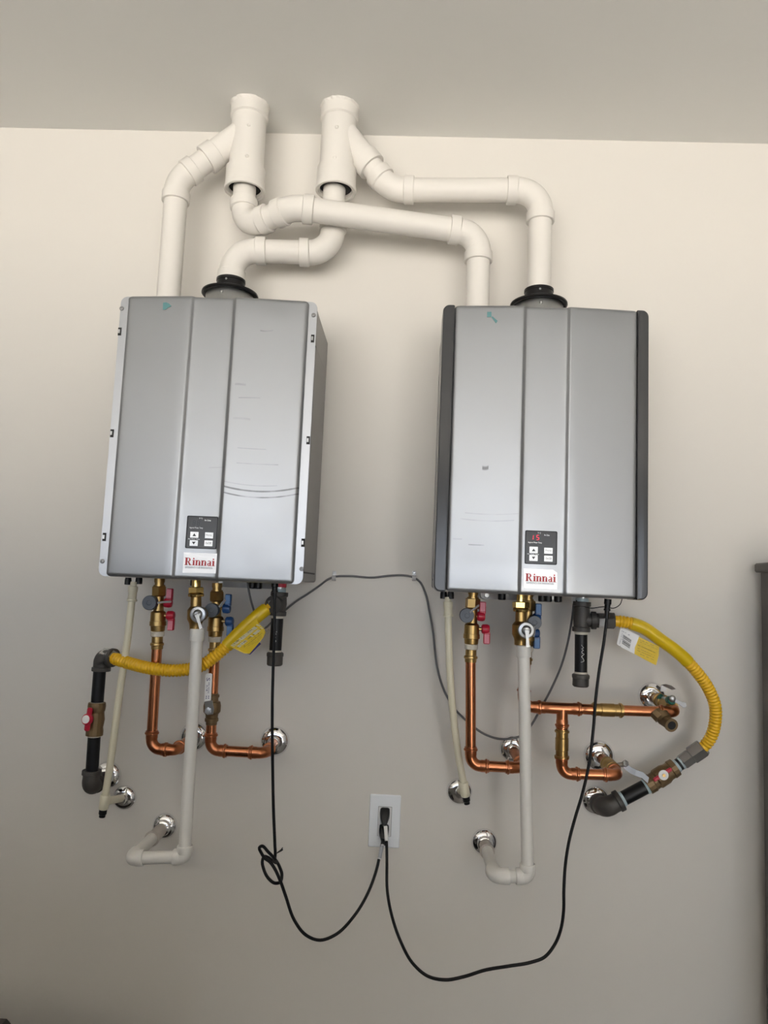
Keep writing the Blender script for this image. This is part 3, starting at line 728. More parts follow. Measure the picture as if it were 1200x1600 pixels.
obj('adapter',MB().sweep([t2a-ax*.045,t2a+ax*.002],[(0,RDN*1.12),(.043,RDN*1.16),(.045,RDN*1.35),(.047,RDN*1.35)],20),M['fit'],t)

# ------------------------------------------------------------------ copper water pipes
def cbead(par,a,b,f,mt=None,L=.034):
    """press coupling centred at fraction f of segment a-b"""
    d=(b-a).normalized(); c=a.lerp(b,f); p=[c-d*L/2,c,c+d*L/2]
    return fitting('coupling',p,RC,dict(COP,sl=L/2-.003),mt or M['copper2'],par)
def end_of(V,o=94): t,a,ax,s=V; return a+ax*o*s
a=end_of(V1); b=P(236,1170,.135); c=P(274,1172,.135)
t=thing('copper_pipe','copper pipe down from the left red-handled valve, looping back behind the white drain',"pipe",b,'copper water pipes')
run(t,[a,b,c,w1+Vector((0,-.002,0))],RC,COP,M['copper'],M['copper2'],bends=[.024,.012])
a=end_of(V2); b=P(328.5,1172,.128); c=P(416,1177,.128); bm=a.lerp(b,.64)
t=thing('copper_pipe','copper pipe below the blue-handled valve, running right to its escutcheon',"pipe",b,'copper water pipes')
run(t,[a,b,c,w2+Vector((0,-.002,0))],RC,COP,M['copper'],M['copper2'],bends=[.022,.022])
# ball valve with the white lever on that pipe
dn=(b-a).normalized()
def on(py):  # point on a-b at pixel row
    lo,hi=0,1
    for _ in range(30):
        mid=(lo+hi)/2; q=a.lerp(b,mid)-CAM; yy=800-F*(q.dot(UPV))/(q.dot(FWD))
        if yy<py: lo=mid
        else: hi=mid
    return a.lerp(b,lo)
s=S(.128); v0=on(1083); L=(on(1132)-v0).length
tv=thing('ball_valve','brass ball valve with a long white printed lever, below the yellow hose','valve',v0)
obj('valve_body',MB().sweep([v0,v0+dn*L],[(0,8.3*s),(2*s,8.4*s),(2.5*s,10.2*s),(6*s,10.2*s),(6.5*s,8.8*s),(12*s,9*s),(13*s,12*s),(19*s,13.2*s),(28*s,12.8*s),(32*s,9.6*s),(37*s,9*s),(38*s,10.4*s),(42*s,10.4*s),(42.5*s,8.6*s),(L,8.4*s)],24),M['bronze'],tv,ang=25)
k=P(326,1110,.128+.028); kc=Vector((k.x,k.y,k.z)); vc=on(1108)
obj('valve_stem',MB().tube([vc,kc],4.2*s,12),M['galv'],tv)
lv=obj('lever_bracket',MB().slab([P(320,1096,.162),P(332,1094.5,.162),P(334.5,1108,.158),P(333,1116,.158),P(324,1117,.158),P(321,1108,.158)],(0,-.0025,0)),M['galv'],tv)
obj('nut',MB().lathe(kc+Vector((0,-.003,0)),(0,-1,0),[(0,5.4*s),(.006,5.4*s),(.0065,3*s),(.010,2.8*s)],6),M['zinc'],lv)
lev=obj('lever',MB().slab([P(320,1095.5,.165),P(330,1094,.165),P(332,1053.5,.165),P(329.5,1051.8,.165),P(323.5,1052.3,.165),P(321.6,1054.5,.165)],(0,-.0045,0)),M['paper'],tv)
mb=MB()
q=P(329.8,1061,.170); u=Vector((0,0,-1))
def vtext(mb,body,x0,y0,x1,y1,d):
    """lettering read from top to bottom"""
    tm=MB(); text_mesh(tm,body,Vector((0,0,0)),1,1,0)
    p=P(x1,y0,d); qx=P(x0,y0,d); qz=P(x1,y1,d)
    mb.add([Vector((p.x+(qx.x-p.x)*(1-v.z),-d,p.z+(qz.z-p.z)*v.x)) for v in tm.v],tm.f)
vtext(mb,'S',322.8,1059,328.3,1064.5,.1698); vtext(mb,'600 WOG',325.6,1066,328,1083,.1698); vtext(mb,'3/4',322.4,1070,325,1080,.1698)
for (x,y) in ((322.4,1088.2),(326,1088),(322.2,1091),(325.8,1090.8)): mb.box(P(x,y,.1698),(1.3*S(.17),.0002,1.6*S(.17)))
obj('lettering',mb,M['navy'],lev,flat=True)['kind']='stuff'

a=end_of(V3); b=P(735.5,1196,.135); c=P(818,1200,.135)
t=thing('copper_pipe','copper pipe below the red-handled valve of the right heater',"pipe",b,'copper water pipes')
run(t,[a,b,c,w6+Vector((0,-.002,0))],RC,COP,M['copper'],M['copper2'],bends=[.024,.022])
# cold manifold of the right heater
a=end_of(V4); dC=.145
t=thing('copper_manifold','copper branch with a tee running right from behind the right drain pipe',"pipe",P(878,1107,dC))
l0=P(817,1104,dC); te=P(878.5,1107,dC); r1=P(1059,1113,dC); dn1=P(877.5,1209,dC); r2=P(967,1211,dC)
run(t,[a,Vector((l0.x,l0.y,l0.z)),P(850,1105.5,dC)],RC,COP,M['copper'],M['copper2'],bends=[.022])
tl=te+(P(840,1105,dC)-te).normalized()*.060; tr=te+(r1-te).normalized()*.045; td=te+(dn1-te).normalized()*.045
fitting('tee',[te.lerp(tl,1),te,tr],RC,COP,M['copper2'],t)
fitting('tee_branch',[te,td],RC,dict(COP,sl=.019),M['copper2'],t,ends=(0,1))
run(t,[te.lerp(r1,.08),r1,w11+Vector((0.0,-.03,0))],RC,COP,M['copper'],M['copper2'],bends=[.022])
run(t,[td.lerp(te,.1),dn1,r2,w9+Vector((0,-.002,0))],RC,COP,M['copper'],M['copper2'],bends=[.022,.016])
def brass_coupling(par,a,b,r=RC*1.18):
    L=(b-a).length; o=RC*1.4
    return obj('brass_coupling',MB().sweep([a,b],[(0,r),(.003,r),(.0035,o),(.0075,o),(.008,r*.98),(.02,r*.98),(.021,r*1.06),(L-.021,r*1.06),(L-.020,r*.98),(L-.008,r*.98),(L-.0075,o),(L-.0035,o),(L-.003,r),(L,r)],22),M['brass'],par,ang=25)
brass_coupling(t,P(925,1108.5,dC),P(973,1110.3,dC)); brass_coupling(t,P(878.3,1139,dC),P(877.7,1186,dC))
# lever valve on the middle right stub
k0=r2.lerp(w9,.22); k1=r2.lerp(w9,.62); ak=(k1-k0).normalized(); Lk=(k1-k0).length
tv=thing('stop_valve','brass stop valve with a steel lever, tucked behind the right gas pipe','valve',k0)
obj('valve_body',MB().sweep([k0,k1],[(0,RC*1.2),(.006,RC*1.25),(.008,RC*1.42),(.014,RC*1.42),(.016,RC*1.25),(Lk*.45,RC*1.45),(Lk*.65,RC*1.45),(Lk-.018,RC*1.25),(Lk-.014,RC*1.42),(Lk-.008,RC*1.42),(Lk-.006,RC*1.2),(Lk,RC*1.15)],22),M['brass'],tv,ang=25)
kc=k0.lerp(k1,.55); kb=P(977,1194,.10)
obj('valve_stem',MB().tube([kc,kc.lerp(kb,.9)],.0055,12),M['galv'],tv)
mb=MB()
pp=[(974,1195,.10),(984,1203,.105),(992,1207,.11),(1003,1211,.115),(1012,1219,.12)]
for (x0,y0,d0),(x1,y1,d1) in zip(pp,pp[1:]):
    mb.slab([P(x0+1,y0-5,d0),P(x0-1,y0+4,d0),P(x1-1,y1+4,d1),P(x1+1,y1-5,d1)],(0.001,-.002,-.0008))
lv=obj('lever',mb,M['zinc'],tv)
obj('nut',MB().lathe(P(976,1193,.105),(.3,-1,.3),[(0,.008),(.006,.008),(.0065,.004),(.010,.004)],6),M['galv'],lv)
# drain tap assembly at far right
tv=thing('drain_tap','brass drain tap with green hub and steel levers, open spout facing out','tap',P(1035,1105,.12))
b0=w11+Vector((0,-.02,0)); b1=P(1050,1104,.125); Lb=(b1-b0).length
obj('valve_body',MB().sweep([b0,b1],[(0,.012),(.02,.0135),(.03,.0175),(.036,.0175),(.038,.0145),(.05,.0155),(.058,.0185),(.064,.0185),(.066,.016),(Lb,.0155)],22),M['brass'],tv,ang=25)
c0=P(1022,1112,.150); c1=P(1032,1121,.160)
obj('tail_nut',MB().sweep([c0,c1],[(0,.010),(.002,.015),((c1-c0).length,.0165)],8),M['bronze'],tv,flat=True)
s0=P(1033,1116,.155); s1=P(1040,1127,.168); s2=P(1049.5,1133.5,.195)
obj('spout',MB().sweep([s0,s1,s2],[(0,.0165),(.016,.0165),(.024,.0135),((s1-s0).length+(s2-s1).length-.006,.0135),((s1-s0).length+(s2-s1).length-.005,.0155),((s1-s0).length+(s2-s1).length,.0155)],22),M['bronze'],tv,ang=30)
axs=(s2-s1).normalized(); obj('spout_bore',MB().lathe(s2+axs*.0004,axs,[(0,.0098),(.0003,.0098)],20),M['gap'],tv)
obj('green_hub',MB().lathe(P(1029,1088,.075),(.5,-.6,-.35),[(0,.006),(.003,.009),(.012,.009),(.014,.006)],14),M['green'],tv)
obj('green_hub',MB().lathe(P(1048,1094,.150),(.15,-1,.1),[(-.010,.009),(.0,.0105),(.006,.0105),(.008,.008)],14),M['green'],tv)
obj('nut',MB().ball(P(1050.5,1091.5,.160),.0085,12,(1,.7,1)),M['zinc'],tv)
p0=P(1054,1094.5,.16); p1=P(1069,1101.5,.165); sd=Vector((.35,0,.94))
obj('lever',MB().slab([p0+sd*.004,p0-sd*.004,p0.lerp(p1,.5)-sd*.004,p1-sd*.0065,p1+(p1-p0).normalized()*.005,p1+sd*.0065,p0.lerp(p1,.5)+sd*.004],(0,-.004,0)),M['galvd'],tv)
mb=MB(); mb.slab([P(1031,1080,.08),P(1040,1081,.08),P(1041,1072,.082),P(1033,1070,.082)],(0,-.003,0))
mb.slab([P(1033,1070,.085),P(1041,1073,.085),P(1049,1077,.10),P(1056,1076,.115),P(1049,1071,.10),P(1040,1068.5,.085)],(0,-.0025,-.0008))
obj('lever',mb,M['zinc'],tv)
obj('bracket_pin',MB().tube([P(1033,1090,.078),P(1050,1093,.145)],.004,8),M['zinc'],tv)

# ------------------------------------------------------------------ condensate tubes
def condensate(label,pts,w,capto,ported):
    top=pts[0]
    t=thing('condensate_tube',label,'drain tube',pts[-1],'pale condensate tubes')
    path=spline(pts,8); obj('tube',MB().tube(path,.0088,16),M['tubec'],t)
    d=(pts[1]-pts[0]).normalized()
    obj('nut',MB().lathe(top-d*.004,d,[(-.012,.0075),(-.002,.008),(0,.0118),(.012,.0118),(.014,.0105),(.030,.0105),(.031,.0125),(.036,.0125),(.037,.0095)],18),M['tubec'],t)
    for (px,py,dd_) in ported: obj('port',MB().lathe(P(px,py,dd_),(0,0,1),[(-.006,.007),(-.005,.0085),(.006,.0085),(.012,.0075)],12),M['black'],t)
    e=(pts[-1]-pts[-2]).normalized(); b=pts[-1]
    obj('tee',MB().lathe(b,e,[(-.030,.0105),(-.028,.0118),(.004,.0118),(.006,.0108)],18),M['tubec'],t)
    obj('cleanout_plug',MB().lathe(b,e,[(.004,.0095),(.018,.0095),(.020,.0075),(.026,.0075)],14),M['black'],t)
    obj('stub',MB().tube([b-e*.012,(b-e*.012).lerp(w,.5),w],.0095,16),M['fit'] if capto else M['tubec'],t)
condensate('pale condensate tube leaning down from the flanged heater',[P(208,919,.14),P(201,985,.14),P(186,1090,.135),P(172,1195,.125),P(162,1260,.115)],w4,False,[(200,910,.12),(217,909,.13)])
condensate('pale condensate tube curving down from the dark-trimmed heater',[P(700,943,.13),P(701,1000,.13),P(705,1080,.12),P(714,1165,.10),P(727,1240,.08)],w7,False,[(693,932,.12),(704,932,.13)])

# ------------------------------------------------------------------ gas supply
def iron_elbow(par,a,c,b,r=RG,rad=.022,sock=.016):
    path,t_=corner(a,c,b,rad,sock,sock,10); L=plen(path)
    k=r*1.32; q=r*1.17
    pr=[(0,k),(.001,k*1.02),(sock*.55,k*1.02),(sock*.62,q)]+[(sock+(L-2*sock)*i/16,q*(1+.10*math.sin(math.pi*i/16))) for i in range(17)]+[(L-sock*.62,q),(L-sock*.55,k*1.02),(L-.001,k*1.02),(L,k)]
    return obj('elbow',MB().sweep(path,pr,26),M['iron'],par,ang=40)
def nipple(par,a,b,r,ends=(M['dope'],M['dope'])):
    o=obj('nipple',MB().tube([a,a.lerp(b,.5),b],r,22),M['pipeb'],par); d=(b-a).normalized()
    for p,e,mm in ((a,d,ends[0]),(b,-d,ends[1])):
        if mm: obj('thread_seal',MB().lathe(p,e,[(-.002,r*1.01),(0,r*1.07),(.004,r*1.05),(.0065,r*1.01)],20),mm,o)
    return o
def hexfit(par,a,b,mt,nm='hex_nut',rs=(1.0,1.0),r=.0185,ref=(0,-1,.3)):
    L=(b-a).length; return obj(nm,MB().lathe(a,b-a,[(0,r*.9*rs[0]),(.002,r*rs[0]),(L-.002,r*rs[1]),(L,r*.9*rs[1])],6,ref),mt,par,ang=25)
HG='yellow corrugated gas hoses'
dG=.115; sG=S(dG)
top=P(160,1025,dG); bot=P(141,1231,dG)
va0=P(151.5,1101,dG); va1=P(147.5,1147,dG)
t=thing('gas_pipe','black iron gas pipe with a red-handled brass valve at far left','gas pipe',bot,'black iron gas supply pipes')
hz=P(190,1030,dG+.02)
iron_elbow(t,bot,top,hz,rad=.020)
nipple(t,P(156.4,1040,dG),va0,.0152,(M['dope'],M['ptfe'])); nipple(t,va1,P(143,1217,dG),.0152,(M['ptfe'],M['dope']))
iron_elbow(t,top,bot,w3+Vector((0,0,0)),rad=.024,sock=.018)
obj('nipple',MB().tube([bot.lerp(w3,.35),w3],.0150,18),M['pipeb'],t)
ax=(va1-va0); Lv=ax.length
vb=obj('valve_body',MB().lathe(va0,ax,[(-.006,.0155),(-.005,.0205),(.004,.0215),(.014,.0205),(.018,.0190),(Lv*.5,.0215),(Lv-.016,.0190),(Lv-.008,.0205),(Lv+.003,.0205),(Lv+.004,.0160)],14,(.2,-1,0)),M['bronze'],t,ang=25)
kc=P(137.5,1124,dG+.032); vc=va0.lerp(va1,.5)
obj('valve_stem',MB().tube([vc,kc],.007,12),M['brass'],vb)
nrm=(kc-vc).normalized()
hd=obj('handle',MB().lathe(kc-nrm*.004,nrm,[(0,.008),(.003,.0135),(.010,.0135),(.013,.011)],20).box(kc+Vector((.0012,0,0)),(.0125,.010,.056),Matrix.Rotation(math.radians(4),3,'Y'),.003),M['red'],t)
obj('handle_disc',MB().lathe(kc+nrm*.0088,nrm,[(0,.0098),(.0012,.0098),(.0016,.0085),(.0016,.004),(.0022,.003)],22),M['paper'],hd)

def hose(label,pts,r,tag_span,seed):
    t=thing('gas_hose',label,'hose',pts[0],HG); path=spline(pts,10); L=plen(path); pitch=.0080; pr=[]
    s_=0.0; k=0; n=int((L-.024)/pitch); pitch=(L-.024)/n
    pr.append((0,r*.93)); pr.append((.012,r*.93))
    for i in range(n):
        for a,q in ((0,.87),(.12,.87),(.26,.97),(.42,1.035),(.64,1.035),(.80,.97),(.93,.88)): pr.append((.012+(i+a)*pitch,r*q))
    pr.append((L-.011,r*.93)); pr.append((L,r*.93))
    obj('hose',MB().sweep(path,pr,18),M['yel'],t,ang=80)
    return t,path
# left hose
rh=.0150
p0=P(174,1027.5,dG+.012)
ptsL=[p0,P(203,1036.5,.147),P(240,1045,.165),P(278,1047.5,.166),P(312,1041,.166),P(345,1018,.165),P(378,985,.165),P(408,958,.162),P(428,942.5,.15)]
tL,pathL=hose('yellow gas hose sagging across the copper pipes of the flanged heater',ptsL,rh,None,1)
d0=(P(203,1036.5,.145)-p0).normalized(); e0=P(163,1023,dG+.006)
hexfit(tL,p0-d0*.027,p0-d0*.008,M['galv'],'hex_nut',r=.0190); hexfit(tL,p0-d0*.009,p0+d0*.006,M['galv'],'flare_nut',r=.0205)
t=thing('gas_drip_leg','black iron drip leg and tee beside the hanging cord, left heater','gas pipe',P(429,1039,.14),'black iron drip legs')
def dripleg(t,xt,yt,xm,ym,x2,y2,x3,y3,x4,y4,d,label_side):
    a=P(xt,yt,d); b=P(xm,ym,d); c=P(x2,y2,d); e=P(x3,y3,d); f=P(x4,y4,d); s=S(d)
    obj('port',MB().tube([a+(a-b).normalized()*.026,a],.0140,16),M['zinc'],t)
    obj('red_cap',MB().lathe(a+(a-b).normalized()*.012,(a-b),[(0,.0155),(.010,.0155)],18),M['red'],t)
    obj('thread_seal',MB().lathe(a,(a-b),[(-.002,.0158),(.008,.0152)],18),M['dope'],t)
    ax=b-a; L=ax.length; k=.0215
    te=obj('tee',MB().lathe(a,ax,[(0,k*.95),(.001,k),(.010,k),(.012,k*.86),(L*.5,k*.95),(L-.012,k*.86),(L-.010,k),(L-.001,k),(L,k*.95)],24),M['iron'],t,ang=40)
    nipple(t,b,c,.0150,(M['ptfe'],M['ptfe']))
    rng=random.Random(int(xt)); u=(c-b).normalized(); pp=[]
    for k in range(14):
        q=b.lerp(c,.30+.40*k/13); a_=rng.uniform(-.28,.28); pp.append(q+Vector((math.sin(a_)*.0152,-math.cos(a_)*.0152,0)))
    obj('chalk_mark',MB().tube(spline(pp,3),.00045,5),M['paper'],t)
    ax2=(e-c); L2=ax2.length
    obj('cap',MB().lathe(c,ax2,[(-.002,.0165),(0,.0205),(.003,.0212),(.008,.0208),(.009,.0195),(L2-.003,.0195),(L2,.0165)],16),M['iron'],t,ang=25)
    return a,b
a,b=dripleg(t,437,925,433.5,962,430,1020,429,1040,0,0,.14,0)
m0=a.lerp(b,.46); h1=P(428,942.5,.15); bd=(P(424,946,.18)-m0).normalized()
obj('tee_branch',MB().lathe(m0,bd,[(0,.0180),(.022,.0180),(.023,.0215),(.032,.0215),(.033,.019)],22),M['iron'],t)
dh=(pathL[-2]-pathL[-1]).normalized()
obj('fitting_ring',MB().lathe(pathL[-1]-dh*.006,dh,[(0,.0175),(.001,.0200),(.010,.0200),(.011,.0175)],26),M['zinc'],tL)
hexfit(tL,m0+bd*.030,pathL[-1]-dh*.004,M['galv'],r=.0165)
# clear yellow information sleeve on the left hose
def sleeve(par,path,f0,f1,r,flap,mt):
    n=len(path); seg=path[int(n*f0):int(n*f1)+1]
    o=obj('label_sleeve',MB().tube(seg,r*1.10,20,caps=False),mt,par); return o,seg
sl,seg=sleeve(tL,pathL,.665,.915,rh,None,M['yel2'])
def flat_tag(name,pxs,mt,par,th=.0006):
    pts=[P(*q) for q in pxs]; nr=(pts[1]-pts[0]).cross(pts[2]-pts[0]).normalized()
    if nr.y>0: nr=-nr
    o=obj(name,MB().slab(pts,nr*th),mt,par,flat=True); return o,nr
tg,nr=flat_tag('label_tag',[(359,1010,.189),(381,1021,.186),(390,1021.5,.184),(411,997,.184),(415,988,.184),(412.5,982,.185),(404,974,.187),(400,966,.189)],M['yel2'],tL)
bk,_=flat_tag('label_tag',[(386,1021.5,.182),(391,1022.8,.181),(408,1006,.181),(405,1003,.182)],M['navy'],tL)
# printed rows on the tag
org=P(359,1010,.1895); uu=(P(404,974,.1875)-org); vv=(P(385,1020,.1855)-P(359,1010,.1895))
def print_block(par,org,uu,vv,rows,nr,mt,name='print'):
    mb=MB(); rng=random.Random(3)
    for (v0,v1,u0,u1,step,fill) in rows:
        u=u0
        while u<u1:
            l=step*(.45+.5*rng.random())
            if rng.random()<fill:
                q=[org+uu*u+vv*v0,org+uu*min(u1,u+l)+vv*v0,org+uu*min(u1,u+l)+vv*v1,org+uu*u+vv*v1]
                mb.slab([z+nr*.0008 for z in q],nr*.0001)
            u+=step
    return obj(name,mb,mt,par,flat=True)
M['olive']=mat('olive_ink',(.22,.17,.02),.5); M['silverink']=mat('silver_ink',(.55,.53,.36),.4)
print_block(tg,org,uu,vv,[(-.02,.20,.04,.96,.055,.9),(.28,.46,.03,.97,.05,.9)],nr,M['silverink'])
print_block(tg,org,uu,vv,[(.0,.08,.06,.95,.03,.5),(.33,.40,.06,.95,.03,.5),(.62,.65,.12,.9,.02,.7),(.72,.74,.2,.97,.02,.7),(.80,.82,.3,.97,.02,.7),(.88,.90,.38,.9,.02,.7)],nr,M['olive'])
print_block(tg,org,uu,vv,[(.55,.60,.16,.2,.02,1),(.52,.56,.45,.47,.02,1),(.54,.58,.55,.57,.02,1),(.5,.55,.68,.70,.02,1)],nr,M['ink'])

# right gas line
dR=.075
el=P(945,1263,dR); vA=P(1011,1228,dR); vB=P(1056,1198,dR); nE=P(1066,1191,dR); hx=P(1093,1171.5,dR+.004)
t=thing('gas_pipe','black iron gas pipe rising diagonally to a brass valve at lower right','gas pipe',el,'black iron gas supply pipes')
iron_elbow(t,w10,el,vA,r=RG*1.12,rad=.026,sock=.020)
obj('nipple',MB().tube([w10,w10.lerp(el,.6)],.0155,18),M['pipeb'],t)
dv=(vA-el).normalized(); nipple(t,el+dv*.046,vA,.0172); nipple(t,vB,nE,.0150)
axv=vB-vA; Lv=axv.length
vb=obj('valve_body',MB().lathe(vA,axv,[(-.001,.0170),(0,.0215),(.016,.0225),(.018,.0205),(.026,.0205),(.030,.0235),(Lv*.62,.0235),(Lv-.024,.0205),(Lv-.016,.0205),(Lv-.014,.0225),(Lv-.001,.0215),(Lv,.016)],14,(.2,-1,.2)),M['bronze'],t,ang=25)
kc=P(1036.5,1211,dR+.034); vm=vA.lerp(vB,.52)
obj('valve_stem',MB().tube([vm,kc],.006,12),M['brass'],vb)
nrm=Vector((.0,-1,.05)).normalized(); du=axv.normalized()
hd=obj('handle',MB().lathe(kc-nrm*.008,nrm,[(0,.007),(.004,.0105),(.008,.0105)],18).box(kc-nrm*.005,(.052,.006,.009),Matrix.Rotation(-math.atan2(du.z,du.x),3,'Y'),.002),M['red'],t)
obj('handle_disc',MB().lathe(kc,nrm,[(0,.0118),(.002,.0118),(.0025,.010),(.0025,.005),(.004,.0045)],24),M['paper'],hd)
obj('handle_nut',MB().lathe(kc+nrm*.0035,nrm,[(0,.0042),(.002,.0042)],6),M['brass'],hd)

ptsR=[P(958,970,.15),P(976,972,.15),P(1000,978.5,.15),P(1034,1001,.147),P(1061,1021,.142),P(1088,1049,.134),P(1107,1076,.125),P(1117.5,1104,.115),P(1117,1131,.104),P(1109,1155,.092),P(1097,1170,.083)]
tR,pathR=hose('yellow gas hose arching out to the right of the dark-trimmed heater',ptsR,.0142,None,2)
dE=(hx-nE).normalized(); dh=(pathR[-2]-pathR[-1]).normalized()
mid=nE.lerp(hx,.5)
hexfit(tR,nE-dE*.001,mid,M['galv'],r=.0190); hexfit(tR,mid+dE*.001,pathR[-1]+dh*.004,M['galv'],'flare_nut',r=.0225)
obj('fitting_ring',MB().lathe(pathR[-1],dh,[(-.004,.0185),(.003,.0185),(.004,.0155)],24),M['zinc'],tR)
t=thing('gas_drip_leg','black iron drip leg and tee under the right heater, marked in white','gas pipe',P(907,1073,.14),'black iron drip legs')
a,b=dripleg(t,909.5,940,908,987,907.5,1054,907,1073,0,0,.14,0)
m0=a.lerp(b,.62); bd=(P(958,970,.15)-m0).normalized(); L=(P(958,970,.15)-m0).length
obj('tee_branch',MB().lathe(m0,bd,[(0,.0170),(.022,.0170),(.023,.0215),(.034,.0215),(.035,.0175),(.040,.0175)],22),M['iron'],t)
hexfit(tR,m0+bd*.038,m0+bd*.056,M['galv'],r=.0185); hexfit(tR,m0+bd*.054,m0+bd*(L+.004),M['iron'],'flare_nut',r=.0200)
sl,seg=sleeve(tR,pathR,.14,.455,.0142,None,M['yel2'])
fl,nr=flat_tag('label_tag',[(998,995,.168),(1030,1010,.165),(1029,1024,.164),(1025,1039.5,.163),(1008,1031,.165),(991,1021.5,.167),(991.5,1011,.167)],M['yel2'],tR)
org=P(998,996,.1682); uu=P(1030,1010,.1652)-org; vv=P(992,1022,.1672)-org
print_block(fl,org,uu,vv,[(.08,.11,.05,.95,.03,.7),(.2,.22,.1,.95,.03,.7),(.42,.45,.02,.9,.03,.8),(.6,.63,.05,.9,.03,.8),(.72,.75,.05,.9,.03,.8),(.86,.89,.2,.9,.03,.8)],nr,M['olive'])
pp,nr=flat_tag('barcode_label',[(969.5,982,.1685),(977,983.2,.1685),(999,993,.1685),(995.5,1003,.169),(991.5,1012,.169),(991,1021.5,.169),(972,1012,.169),(963.5,1006.5,.169)],M['paper'],tR)
org=P(974.5,992,.170); uu=P(986.5,1000,.170)-org; vv=P(972.5,1001.5,.170)-org
mb=MB(); rng=random.Random(11); v=0.0
for k in range(12):
    h=.03+.06*rng.random(); 
    mb.slab([z+nr*.0003 for z in (org+vv*v*1.0,org+uu+vv*v,org+uu+vv*(v+h),org+vv*(v+h))],nr*.0001); v+=h+.03+.04*rng.random()
    if k==4: v+=.12
obj('barcode',mb,M['ink'],pp,flat=True)
print_block(pp,P(969,1000,.170),P(966,1005,.170)-P(971,987,.170),P(975,1010,.170)-P(969,1005,.170),[(0,.12,-.6,.4,.12,.7),(.3,.42,-.7,.5,.12,.7),(.6,.7,-.5,.5,.12,.6)],nr,M['greyink'])
print_block(pp,P(971.5,985,.170),P(980,989,.170)-P(971.5,985,.170),P(971,987,.170)-P(971.5,985,.170),[(0,.8,0,.8,.15,.8),(.4,1.2,1.2,1.6,.15,.8)],nr,M['greyink'])

# ------------------------------------------------------------------ power cords, cable, outlet
RCD=.0036
plx=P(601,1283,0)
t=thing('wall_outlet','brushed steel wall outlet plate holding two black plugs','outlet',P(600,1284,0))
a,b,c,e=P(578.6,1241,.003),P(627.2,1242.6,.003),P(623.4,1325.4,.003),P(575,1322.3,.003)
x0,x1,z0,z1=(a.x+e.x)/2,(b.x+c.x)/2,(c.z+e.z)/2,(a.z+b.z)/2
mb=MB(); o1=rrect(x0,x1,z0,z1,(.003,)*4,3); n=len(o1); cc=((x0+x1)/2,(z0+z1)/2)
rings=[[Vector((cc[0]+(x-cc[0])*k,-y,cc[1]+(z-cc[1])*k)) for x,z in o1] for y,k in ((.0002,1),(.0035,1),(.0055,.965))]
mb.add([q for r in rings for q in r],[(i*n+k,i*n+(k+1)%n,(i+1)*n+(k+1)%n,(i+1)*n+k) for i in range(2) for k in range(n)]+[list(range(n)),[2*n+k for k in range(n)]])
pl=obj('cover_plate',mb,M['plate'],t)
xc=(x0+x1)/2
q0,q1=P(590.5,1305,.006),P(611,1261.5,.006)
obj('receptacle_gap',MB().slab([Vector((x,-.0056,z)) for x,z in rrect(xc-.0175,xc+.0175,q0.z-.002,q1.z+.001,(.001,)*4,2)],(0,-.0003,0)),M['seam'],t)
obj('receptacle',MB().slab([Vector((x,-.0057,z)) for x,z in rrect(xc-.0168,xc+.0168,q0.z-.0013,q1.z+.0003,(.001,)*4,2)],(0,-.0012,0)),M['white'],t)
def plug(par,px,py):
    c=P(px,py,.012); c=Vector((c.x,-.012,c.z)); mb=MB()
    # hooded body sloping forwards and down, round at the cable end
    secs=[(0,-.0068,.0125,.0135),(0,-.012,.0125,.0135),(-.003,-.018,.0118,.0115),(-.009,-.024,.0095,.009),(-.018,-.029,.0065,.0065),(-.026,-.032,.0055,.0055)]
    n=14; vs=[]
    for dz,y,hx_,hz_ in secs:
        for k in range(n):
            a=2*math.pi*k/n; cx_,sz_=math.cos(a),math.sin(a); e=.45
            vs.append(Vector((c.x+hx_*math.copysign(abs(cx_)**e,cx_),y,c.z+dz+hz_*math.copysign(abs(sz_)**e,sz_))))
    fs=[(i*n+k,i*n+(k+1)%n,(i+1)*n+(k+1)%n,(i+1)*n+k) for i in range(len(secs)-1) for k in range(n)]+[list(range(n)),[(len(secs)-1)*n+k for k in range(n)]]
    mb.add(vs,fs); o=obj('plug',mb,M['black'],par)
    mb=MB()
    for k in range(3): mb.box(Vector((c.x,-.0235-.002*k,c.z-.010-.005*k)),(.015-.002*k,.004,.0016))
    obj('strain_ribs',mb,M['gap'],o)
    return Vector((c.x,-.031,c.z-.024))
# left cord: from its own heater to the lower socket
t=thing('power_cord','black power cord with a knotted loop, from the flanged heater to the lower socket','cord',P(500,1469,.2),'black power cords')
e=plug(t,600,1297)
pts=[P(429.5,912,.205),P(429,960,.205),P(427.5,1020,.205),P(425.5,1100,.203),P(426,1200,.2),P(427.5,1270,.2),P(429.5,1320,.198),P(430,1336,.197),P(427.5,1346,.192),P(419,1340,.188),P(412.5,1338.5,.19),P(410,1345,.195),P(412,1358,.198),P(420,1373,.199),P(430,1380,.198),P(438,1378,.192),P(440.5,1368,.188),P(437,1355,.190),P(430,1343,.2),P(419,1331,.204),P(409,1322,.206),P(405.5,1324,.204),P(408.5,1333,.2),P(414,1341,.198),P(422,1347,.203),P(429,1357,.206),P(437,1374,.205),P(446,1399,.2),P(460,1438,.195),P(478,1461,.185),P(500,1469,.17),P(525,1460,.15),P(552,1433,.12),P(575,1395,.09),P(588,1360,.066),P(595,1328,.05),P(598.5,1312,.043),e]
obj('cord',MB().tube(spline(pts,6),RCD,10),M['cord'],t)
zt=P(430,1346,.2)
tie=obj('zip_tie',MB().lathe(zt,(.5,0,1),[(-.003,.0062),(.003,.0062)],12).box(zt+Vector((.004,-.005,.001)),(.006,.004,.006)),M['gap'],t)
